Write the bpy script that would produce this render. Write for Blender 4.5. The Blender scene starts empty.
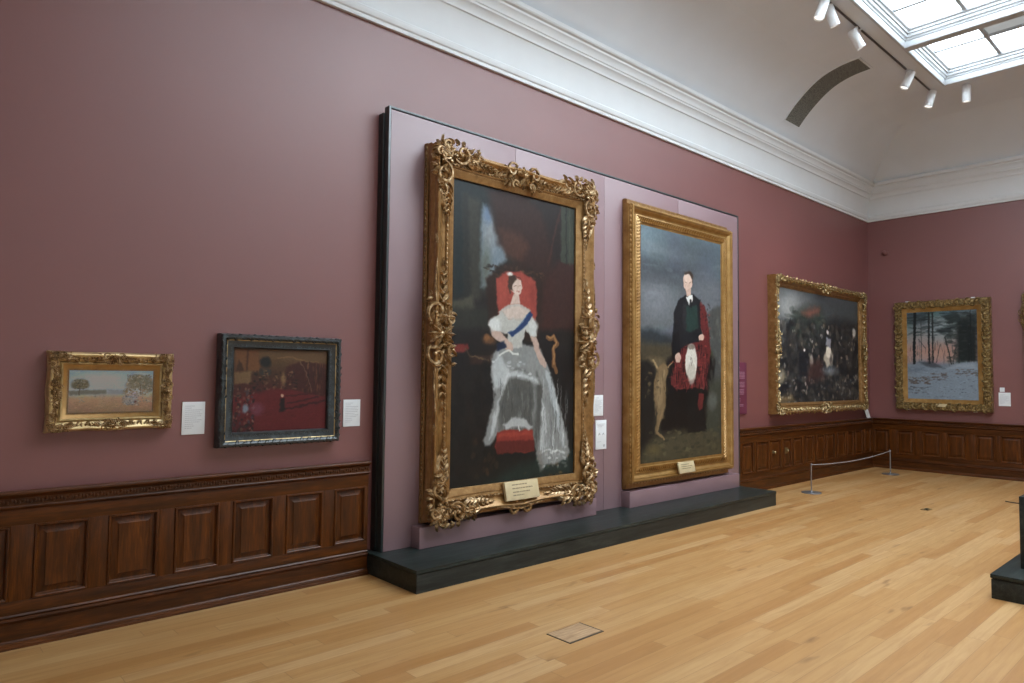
"""A picture gallery: mauve walls over oak wainscot, gilt-framed paintings, a coved
ceiling with a laylight, and a strip-oak floor.  Everything is built here in mesh code."""
import bpy, bmesh, math, random, json
import numpy as np
from mathutils import Vector, Matrix
PI = math.pi
scene = bpy.context.scene
COL = scene.collection
X1 = 14.36          # back wall plane
WY = 0.03           # left wall plane
XF, YR = -1.6, -8.10  # wall behind the camera, wall on the right
H = 6.36            # flat ceiling

# ------------------------------------------------------------------ tuning values
def _c(r, g, b):
    f = lambda x: (x/12.92) if x <= .04045 else ((x+.055)/1.055)**2.4
    return (f(r/255), f(g/255), f(b/255), 1.0)
WALL_LO, WALL_HI = _c(117, 68, 65), _c(122, 72, 69)
SCREEN_C = _c(136, 107, 112)
CEIL_C = _c(213, 218, 224)
F0, F1, F2, F3 = _c(162, 115, 65), _c(174, 129, 78), _c(182, 141, 91), _c(190, 152, 105)
F4, F5, F6 = _c(148, 100, 50), _c(104, 64, 30), _c(112, 74, 40)
PANE_E, PANE_E2, PANE_E3, LENS_E = 13.4, 10.0, 5.0, 1.5
ART_K, EXPOSURE = 1.6, 0.0
SPOT_W = 80
WALL_R, WALL_S = .47, .95
# ------------------------------------------------------------------ materials
def s2l(c):
    return tuple(((x/12.92) if x <= .04045 else ((x+.055)/1.055)**2.4) for x in c)
def rgb(r, g, b): return s2l((r/255, g/255, b/255)) + (1.0,)
class NT:
    def __init__(s, name):
        s.m = bpy.data.materials.new(name); s.m.use_nodes = True; s.t = s.m.node_tree; s.t.nodes.clear()
        s.out = s.n('ShaderNodeOutputMaterial'); s.b = s.n('ShaderNodeBsdfPrincipled'); s.l(s.b.outputs[0], s.out.inputs[0])
    def n(s, t, **k):
        n = s.t.nodes.new(t)
        for a, v in k.items(): setattr(n, a, v)
        return n
    def l(s, a, b): s.t.links.new(a, b)
    def val(s, sock, v):
        if hasattr(v, 'is_output'): s.l(v, sock)
        else: sock.default_value = v
    def math(s, op, a, b=0.0, c=0.0):
        n = s.n('ShaderNodeMath', operation=op)
        s.val(n.inputs[0], a); s.val(n.inputs[1], b)
        if op in ('MULTIPLY_ADD',): s.val(n.inputs[2], c)
        return n.outputs[0]
    def noise(s, vec, scale, detail=4, rough=.55, dist=0.0):
        n = s.n('ShaderNodeTexNoise'); s.l(vec, n.inputs['Vector'])
        n.inputs['Scale'].default_value = scale; n.inputs['Detail'].default_value = detail
        n.inputs['Roughness'].default_value = rough; n.inputs['Distortion'].default_value = dist
        return n.outputs['Fac']
    def ramp(s, fac, stops):
        n = s.n('ShaderNodeValToRGB'); s.l(fac, n.inputs[0]); e = n.color_ramp.elements
        e[0].position, e[0].color = stops[0]; e[1].position, e[1].color = stops[-1]
        for p, c in stops[1:-1]: x = e.new(p); x.color = c
        return n.outputs[0]
    def mix(s, f, a, b, mode='MIX'):
        n = s.n('ShaderNodeMix', data_type='RGBA', blend_type=mode)
        s.val(n.inputs[0], f); s.val(n.inputs[6], a); s.val(n.inputs[7], b)
        return n.outputs[2]
    def pos(s, scale=(1, 1, 1), kind='Object'):
        t = s.n('ShaderNodeTexCoord'); mp = s.n('ShaderNodeMapping'); s.l(t.outputs[kind], mp.inputs[0])
        mp.inputs['Scale'].default_value = scale
        return mp.outputs[0]
    def bump(s, h, strength, dist=.002):
        n = s.n('ShaderNodeBump'); n.inputs['Strength'].default_value = strength; n.inputs['Distance'].default_value = dist
        s.l(h, n.inputs['Height']); s.l(n.outputs[0], s.b.inputs['Normal'])
    def set(s, color=None, rough=None, metal=None, spec=None):
        for k, v in (('Base Color', color), ('Roughness', rough), ('Metallic', metal), ('Specular IOR Level', spec)):
            if v is not None: s.val(s.b.inputs[k], v)
        return s.m
def plain(name, c, rough=.5, metal=0.0, vary=.12, scale=18, bump=0.0, spec=.5):
    k = NT(name); f = k.noise(k.pos(), scale)
    lo = tuple(x*(1-vary) for x in c[:3])+(1,); hi = tuple(min(1, x*(1+vary)) for x in c[:3])+(1,)
    k.set(k.ramp(f, [(.3, lo), (.7, hi)]), rough, metal, spec)
    if bump: k.bump(k.noise(k.pos(), scale*8, 3), bump)
    return k.m
def gold(name, dark, mid, light, rough=.42, scale=14, metal=.6):
    k = NT(name); p = k.pos()
    f = k.noise(p, scale, 6, .65); g = k.noise(p, scale*7, 3)
    k.b.inputs['Coat Weight'].default_value = .5; k.b.inputs['Coat Roughness'].default_value = .3; c = k.ramp(f, [(.30, dark), (.50, mid), (.72, light)])
    k.set(c, k.math('MULTIPLY_ADD', g, .25, rough-.12), metal); k.bump(g, .25, .003)
    return k.m
def wood(name, axis, dark, mid, light, rough=.36, s=1.0):
    k = NT(name); sc = {'x': (1.2, 14, 14), 'z': (14, 14, 1.2), 'y': (14, 1.2, 14)}[axis]
    p = k.pos(tuple(v*s for v in sc)); q = k.pos(tuple(v*s*4 for v in sc))
    f = k.noise(p, 1.6, 6, .6, .6); g = k.noise(q, 2.2, 4, .6)
    m = k.math('MULTIPLY_ADD', g, .35, k.math('MULTIPLY', f, .65))
    k.set(k.ramp(m, [(.32, dark), (.5, mid), (.68, light)]), k.math('MULTIPLY_ADD', g, .2, rough-.1), 0, .3); k.bump(g, .15, .002)
    return k.m
M = {}
def make_materials():
    k = NT('wall_paint'); f = k.noise(k.pos(), .7, 3); g = k.noise(k.pos(), 160, 2)
    k.set(k.ramp(f, [(.3, WALL_LO), (.7, WALL_HI)]), WALL_R, 0, WALL_S); k.bump(g, .04, .001); M['wall'] = k.m
    M['screen'] = plain('screen_paint', SCREEN_C, WALL_R, vary=.03, scale=1.5, spec=WALL_S)
    M['pale'] = plain('pale_bounce_paint', rgb(214, 214, 212), .7, vary=.03, scale=1.2)  # invented pale colour for the two unseen walls, to bounce more light
    M['plaster'] = plain('ceiling_plaster', CEIL_C, .8, vary=.03, scale=1.2)
    M['cornice'] = plain('cornice_paint', rgb(212, 214, 216), .6, vary=.02, scale=3)
    M['bar'] = plain('grey_bar_paint', rgb(176, 180, 184), .6, vary=.02)
    M['white'] = plain('white_paint', rgb(184, 188, 192), .5, vary=.02, scale=3)
    M['oakx'] = wood('oak_horizontal', 'x', rgb(40, 19, 5), rgb(70, 35, 8), rgb(100, 53, 14))
    M['oaky'] = wood('oak_horizontal_return', 'y', rgb(40, 19, 5), rgb(70, 35, 8), rgb(100, 53, 14))
    M['oakz'] = wood('oak_vertical', 'z', rgb(42, 20, 4), rgb(76, 38, 8), rgb(108, 58, 14))
    M['black'] = wood('black_stained_wood', 'x', rgb(22, 25, 24), rgb(38, 42, 40), rgb(58, 62, 58), .42)
    M['blacktop'] = wood('black_stained_top', 'x', rgb(18, 24, 24), rgb(34, 42, 40), rgb(60, 70, 67), .36)
    M['blackedge'] = plain('dark_edge_paint', rgb(36, 45, 47), .3, vary=.1, spec=.8)
    M['gold'] = gold('gilt', rgb(124, 88, 44), rgb(150, 110, 60), rgb(172, 134, 84))
    M['goldor'] = gold('gilt_carving', rgb(66, 44, 22), rgb(148, 112, 66), rgb(226, 204, 166), .38, 22)  # noise colours imitate cream highlights and deep shade on the carving
    M['goldflat'] = gold('gilt_flat', rgb(134, 94, 42), rgb(160, 120, 62), rgb(180, 142, 86), .4, 6)
    M['goldpale'] = gold('gilt_pale', rgb(150, 120, 76), rgb(196, 166, 112), rgb(222, 198, 150), .4, 10)
    M['golddark'] = gold('gilt_tarnished', rgb(58, 44, 22), rgb(128, 102, 56), rgb(214, 190, 136), .4, 30)  # tarnish noise; its light end is raised to imitate highlights
    M['ebony'] = gold('ebonised_frame', rgb(12, 16, 18), rgb(26, 32, 34), rgb(64, 76, 80), .36, 20, .1)
    M['sideblack'] = plain('dark_side_paint', rgb(20, 23, 23), .5, vary=.1)
    M['label'] = plain('label_card', rgb(222, 224, 226), .6, vary=.02)
    M['ink'] = plain('label_ink', rgb(184, 184, 188), .6, vary=.02)
    M['purple'] = plain('purple_panel', rgb(104, 44, 66), .5, vary=.04)
    M['pink'] = plain('pink_text', rgb(158, 112, 128), .5, vary=.02)
    M['brass'] = plain('brass', rgb(150, 132, 96), .35, .8)
    M['plate'] = plain('cream_nameplate', rgb(206, 188, 150), .45, .2, vary=.06)
    M['steel'] = plain('grey_metal', rgb(150, 152, 156), .35, .8)
    M['cord'] = plain('grey_cord', rgb(150, 148, 148), .7)
    M['rubber'] = plain('black_rubber', rgb(18, 18, 18), .6)
    M['lamp'] = plain('white_lamp_metal', rgb(226, 228, 230), .4, vary=.02)
    M['track'] = plain('dark_track', rgb(66, 60, 58), .5)
    k = NT('lamp_lens'); k.set(rgb(220, 225, 230), .2); k.val(k.b.inputs['Emission Color'], (1, .95, .88, 1)); k.val(k.b.inputs['Emission Strength'], LENS_E); M['lens'] = k.m
    for key, ee in (('pane', PANE_E), ('pane_dim', PANE_E2), ('pane_end', PANE_E3)):
      k = NT('laylight_glass'); f = k.noise(k.pos(), 1.1, 2)
      c = k.ramp(f, [(.3, (.76, .90, 1.0, 1)), (.7, (.82, .93, 1.0, 1))])
      k.set(rgb(230, 232, 232), .4); k.l(c, k.b.inputs['Emission Color']); k.val(k.b.inputs['Emission Strength'], ee); M[key] = k.m
    k = NT('grey_blind_pane'); k.set(rgb(150, 156, 158), .6); k.val(k.b.inputs['Emission Color'], (.9, .97, 1, 1)); k.val(k.b.inputs['Emission Strength'], .30); M['blind'] = k.m  # weak emission stands in for daylight through the blind
    # vent: a dark mesh of fine perforations
    k = NT('vent_mesh'); w = k.n('ShaderNodeTexVoronoi'); k.l(k.pos(), w.inputs['Vector']); w.inputs['Scale'].default_value = 70
    k.set(k.ramp(w.outputs['Distance'], [(.2, rgb(70, 72, 68)), (.6, rgb(126, 128, 122))]), .6, .2); M['vent'] = k.m
    # clear glazing
    k = NT('picture_glass'); t = k.n('ShaderNodeBsdfTransparent'); g = k.n('ShaderNodeBsdfGlossy'); g.inputs['Roughness'].default_value = .03
    fr = k.n('ShaderNodeFresnel'); fr.inputs[0].default_value = 1.45; mx = k.n('ShaderNodeMixShader')
    k.l(fr.outputs[0], mx.inputs[0]); k.l(t.outputs[0], mx.inputs[1]); k.l(g.outputs[0], mx.inputs[2]); k.l(mx.outputs[0], k.out.inputs[0]); M['glass'] = k.m
    # strip-oak floor, boards along x
    k = NT('oak_strip_floor'); tc = k.n('ShaderNodeTexCoord'); sp = k.n('ShaderNodeSeparateXYZ'); k.l(tc.outputs['Object'], sp.inputs[0])
    x, y = sp.outputs[0], sp.outputs[1]; PW, PL = .11, 1.7
    row = k.math('FLOOR', k.math('DIVIDE', y, PW))
    def white(v, dims='1D', w=None):
        n = k.n('ShaderNodeTexWhiteNoise', noise_dimensions=dims)
        k.l(v, n.inputs['W' if dims == '1D' else 'Vector'])
        return n
    off = white(row).outputs['Value']
    xs = k.math('ADD', k.math('DIVIDE', x, PL), k.math('MULTIPLY', off, 7.3))
    brd = k.math('FLOOR', xs); cb = k.n('ShaderNodeCombineXYZ'); k.l(row, cb.inputs[0]); k.l(brd, cb.inputs[1])
    rnd = white(cb.outputs[0], '3D').outputs['Value']
    cv = k.n('ShaderNodeCombineXYZ')
    k.l(k.math('MULTIPLY_ADD', x, 1.0, k.math('MULTIPLY', rnd, 37.0)), cv.inputs[0]); k.l(k.math('MULTIPLY', y, 16.0), cv.inputs[1]); k.l(k.math('MULTIPLY', rnd, 11.0), cv.inputs[2])
    gr = k.noise(cv.outputs[0], 1.6, 7, .62, .8)
    cv2 = k.n('ShaderNodeCombineXYZ'); k.l(k.math('MULTIPLY', x, 4.0), cv2.inputs[0]); k.l(k.math('MULTIPLY', y, 14.0), cv2.inputs[1]); k.l(rnd, cv2.inputs[2])
    kn = k.noise(cv2.outputs[0], .55, 2)
    base = k.ramp(rnd, [(0.0, F0), (.3, F1), (.7, F2), (1.0, F3)])
    c = k.mix(k.math('MULTIPLY', k.ramp(gr, [(.40, (0, 0, 0, 1)), (.72, (1, 1, 1, 1))]), .5), base, F4)
    c = k.mix(k.ramp(kn, [(.67, (0, 0, 0, 1)), (.77, (.7, .7, .7, 1))]), c, F5)
    big = k.noise(k.pos(), .5, 2); c = k.mix(k.math('MULTIPLY', big, .18), c, F1)
    fy = k.math('FRACT', k.math('DIVIDE', y, PW)); fx = k.math('FRACT', xs)
    gap = k.math('MAXIMUM', k.math('GREATER_THAN', k.math('ABSOLUTE', k.math('SUBTRACT', fy, .5)), .488), k.math('GREATER_THAN', k.math('ABSOLUTE', k.math('SUBTRACT', fx, .5)), .4988))
    c = k.mix(k.math('MULTIPLY', gap, .55), c, F6)
    k.set(c, k.math('MULTIPLY_ADD', gr, .18, .29)); k.b.inputs['Specular IOR Level'].default_value = .8; M['floor'] = k.m
    k = NT('cut_oak_lid'); f = k.noise(k.pos((2, 22, 2)), 2.5, 5, .6, .5); k.set(k.ramp(f, [(.35, rgb(150, 116, 84)), (.65, rgb(192, 160, 124))]), .4); M['lid'] = k.m
    M['groove'] = plain('dark_groove', rgb(70, 58, 46), .5); M['engrave'] = plain('engraving_fill', rgb(140, 124, 98), .5)
    k = NT('canvas_paint'); a = k.n('ShaderNodeAttribute', attribute_name='paint'); g = k.noise(k.pos(), 260, 3)
    k.set(a.outputs['Color'], .42, 0, .35); k.bump(g, .12, .001); M['canvas'] = k.m

# ------------------------------------------------------------------ mesh building
class MB:
    def __init__(s): s.v = []; s.f = []
    def quad(s, a, b, c, d):
        i = len(s.v); s.v += [a, b, c, d]; s.f.append((i, i+1, i+2, i+3)); return s
    def poly(s, pts):
        i = len(s.v); s.v += list(pts); s.f.append(tuple(range(i, i+len(pts)))); return s
    def grid(s, rows, closed_u=False, closed_v=False):
        i = len(s.v); n = len(rows[0]); m = len(rows)
        for r in rows: s.v += [tuple(p) for p in r]
        for a in range(m if closed_v else m-1):
            for b in range(n if closed_u else n-1):
                s.f.append((i+a*n+b, i+a*n+(b+1) % n, i+((a+1) % m)*n+(b+1) % n, i+((a+1) % m)*n+b))
        return s
    def box(s, x0, x1, y0, y1, z0, z1, c=0.0):
        """a box whose edges are chamfered by c"""
        if c <= 0:
            i = len(s.v)
            s.v += [(x, y, z) for z in (z0, z1) for y in (y0, y1) for x in (x0, x1)]
            s.f += [tuple(i+j for j in q) for q in ((0, 2, 3, 1), (4, 5, 7, 6), (0, 1, 5, 4), (2, 6, 7, 3), (0, 4, 6, 2), (1, 3, 7, 5))]
            return s
        bm = bmesh.new(); bmesh.ops.create_cube(bm, size=1)
        for v in bm.verts: v.co = Vector(((x0+x1)/2+v.co.x*(x1-x0), (y0+y1)/2+v.co.y*(y1-y0), (z0+z1)/2+v.co.z*(z1-z0)))
        bmesh.ops.bevel(bm, geom=bm.edges[:], offset=c, segments=2, affect='EDGES', profile=.6)
        i = len(s.v); bm.verts.index_update(); s.v += [tuple(v.co) for v in bm.verts]
        s.f += [tuple(i+v.index for v in f.verts) for f in bm.faces]; bm.free(); return s
    def tube(s, pts, radii, n=7, up=(0, 1, 0), flat=1.0):
        pts = [Vector(p) for p in pts]; up = Vector(up); rows = []
        if not hasattr(radii, '__len__'): radii = [radii]*len(pts)
        for k, p in enumerate(pts):
            t = (pts[min(k+1, len(pts)-1)]-pts[max(k-1, 0)]).normalized()
            sd = t.cross(up)
            if sd.length < 1e-3: sd = t.cross(Vector((1, 0, .3)))
            sd.normalize(); u2 = sd.cross(t).normalized()
            rows.append([tuple(p+sd*radii[k]*math.cos(2*PI*j/n)+u2*radii[k]*flat*math.sin(2*PI*j/n)) for j in range(n)])
        i = len(s.v); s.grid(rows, closed_u=True)
        s.f.append(tuple(i+j for j in range(n))[::-1]); e = len(s.v)-n; s.f.append(tuple(e+j for j in range(n)))
        return s
    def lathe(s, prof, c=(0, 0, 0), n=28, mat=None):
        rows = []
        for r, z in prof:
            rows.append([(r*math.cos(2*PI*j/n), r*math.sin(2*PI*j/n), z) for j in range(n)])
        if mat is not None: rows = [[tuple(mat @ Vector(p)) for p in r] for r in rows]
        rows = [[(p[0]+c[0], p[1]+c[1], p[2]+c[2]) for p in r] for r in rows]
        i = len(s.v); s.grid(rows, closed_u=True)
        s.f.append(tuple(i+j for j in range(n))[::-1]); e = len(s.v)-n; s.f.append(tuple(e+j for j in range(n))); return s
    def blob(s, c, rx, ry, rz, n=8, m=5):
        rows = []
        for a in range(m+1):
            th = PI*(a+.02)/(m+.04)
            rows.append([(c[0]+rx*math.sin(th)*math.cos(2*PI*b/n), c[1]+ry*math.cos(th), c[2]+rz*math.sin(th)*math.sin(2*PI*b/n)) for b in range(n)])
        s.grid(rows, closed_u=True); return s
    def merge(s, o, fn=None):
        i = len(s.v); s.v += [fn(p) for p in o.v] if fn else list(o.v); s.f += [tuple(i+j for j in q) for q in o.f]; return s
    def build(s, name, mat, parent=None, smooth=True, angle=40, weld=True):
        me = bpy.data.meshes.new(name); me.from_pydata([tuple(p) for p in s.v], [], s.f)
        bm = bmesh.new(); bm.from_mesh(me)
        if weld: bmesh.ops.remove_doubles(bm, verts=bm.verts, dist=2e-5)
        bmesh.ops.recalc_face_normals(bm, faces=bm.faces); bm.to_mesh(me); bm.free()
        me.materials.append(mat if not isinstance(mat, str) else M[mat])
        if smooth:
            me.shade_smooth(); me.set_sharp_from_angle(angle=math.radians(angle))
        o = bpy.data.objects.new(name, me); COL.objects.link(o)
        if parent: o.parent = parent
        return o
def empty(name, loc, rz=0):
    o = bpy.data.objects.new(name, None); o.empty_display_size = .1; o.location = loc; o.rotation_euler = (0, 0, rz); COL.objects.link(o); return o
def tag(o, label, cat, group=None):
    o['label'] = label; o['category'] = cat
    if group: o['group'] = group
    return o
def struct(o): o['kind'] = 'structure'; return o
def copy_tree(o, parent=None):
    c = o.copy(); COL.objects.link(c); c.parent = parent
    for ch in list(o.children): copy_tree(ch, c)
    return c
# ------------------------------------------------------------------ brush engine for the canvases
def smooth_noise(rng, H, W, cy, cx):
    # value noise: a coarse random grid, bilinearly enlarged to H x W
    gy, gx = max(2, int(H/max(cy, 1))+2), max(2, int(W/max(cx, 1))+2)
    g = rng.random((gy, gx))*2-1
    y = np.linspace(0, gy-1.001, H); x = np.linspace(0, gx-1.001, W)
    y0 = y.astype(int); x0 = x.astype(int); fy = (y-y0)[:, None]; fx = (x-x0)[None]
    fy = fy*fy*(3-2*fy); fx = fx*fx*(3-2*fx)
    return (g[y0][:, x0]*(1-fy)*(1-fx)+g[y0+1][:, x0]*fy*(1-fx)+g[y0][:, x0+1]*(1-fy)*fx+g[y0+1][:, x0+1]*fy*fx)
def paint(spec, nx, ny):
    """Brush the listed strokes onto an ny x nx grid; returns sRGB 0..1, row 0 at the top."""
    W, H = spec['W'], spec['H']; rng = np.random.default_rng(spec['seed'])
    dx = W/(nx-1); r = spec['rough']
    U, V = np.meshgrid(np.linspace(0, W, nx), np.linspace(0, H, ny))
    wob = lambda c: smooth_noise(rng, ny, nx, c/dx, c/dx)
    U0, V0 = U, V
    U = U+wob(r*5)*r*.9+wob(r*2)*r*.5; V = V+wob(r*5)*r*.9+wob(r*2)*r*.5
    img = np.zeros((ny, nx, 3))
    def lay(mask, col): img[:] = img*(1-mask[..., None])+np.array(col, float)*mask[..., None]
    def segdist(pts, closed):
        d = np.full(U.shape, 1e9); ins = np.zeros(U.shape, bool); n = len(pts)
        for i in range(n if closed else n-1):
            (ax, ay), (bx, by) = pts[i], pts[(i+1) % n]
            ex, ey = bx-ax, by-ay; L = ex*ex+ey*ey+1e-12
            t = np.clip(((U-ax)*ex+(V-ay)*ey)/L, 0, 1)
            d = np.minimum(d, np.hypot(U-ax-t*ex, V-ay-t*ey))
            if closed and ay != by:
                c = (ay > V) != (by > V)
                ins ^= c & (U < ax+(V-ay)*ex/(by-ay))
        return d, ins
    for op in spec['ops']:
        k = op[0]
        if k == 'g':
            ts = [s[0] for s in op[1]]
            for c in range(3): img[..., c] = np.interp(V+wob(.15*H)*.04*H, ts, [s[1][c] for s in op[1]])
        elif k == 'p':
            _, col, soft, a, pts = op
            d, ins = segdist(pts, True); d = np.where(ins, d, -d)
            lay(a*np.clip(d/(2*soft)+.5, 0, 1), col)
        elif k == 'e':
            _, col, soft, a, (cx, cy), rx, ry, rot = op
            q = np.hypot((U-cx)/max(rx, 1e-4), (V-cy)/max(ry, 1e-4)); s = soft/max(min(rx, ry), 1e-4)
            lay(a*np.clip((1-q)/(2*s)+.5, 0, 1), col)
        elif k == 'l':
            _, col, w, soft, a, pts = op
            d, _i = segdist(pts, False); soft = min(soft, w/2)
            lay(a*np.clip((w/2-d)/(2*soft)+.5, 0, 1), col)
        elif k == 's':
            _, cols, n, (xa, ya, xb, yb), lx, ly, a = op
            for i in range(n):
                cx, cy = rng.uniform(xa, xb), rng.uniform(ya, yb); sx, sy = lx*rng.uniform(.5, 1.2), ly*rng.uniform(.5, 1.2)
                i0, i1 = int(max(0, (cx-sx)/dx)), int(min(nx, (cx+sx)/dx+2)); dy = H/(ny-1)
                j0, j1 = int(max(0, (cy-sy)/dy)), int(min(ny, (cy+sy)/dy+2))
                if i1 <= i0 or j1 <= j0: continue
                q = ((U[j0:j1, i0:i1]-cx)/sx*1.6)**2+((V[j0:j1, i0:i1]-cy)/sy*1.6)**2
                m = (a*np.clip(1.6-1.6*q, 0, 1))[..., None]*rng.uniform(.6, 1)
                c = np.array(cols[rng.integers(len(cols))], float)*rng.uniform(.85, 1.15)
                img[j0:j1, i0:i1] = img[j0:j1, i0:i1]*(1-m)+c*m
        elif k == 'n':
            _, amp, sx, sy, c = op
            n = smooth_noise(rng, ny, nx, sy/dx, sx/dx)*.6+smooth_noise(rng, ny, nx, sy/dx*.4, sx/dx*.4)*.4
            img += (n*amp)[..., None]*(.35+img/160)
    return np.clip(img/255, .004, 1)
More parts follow.
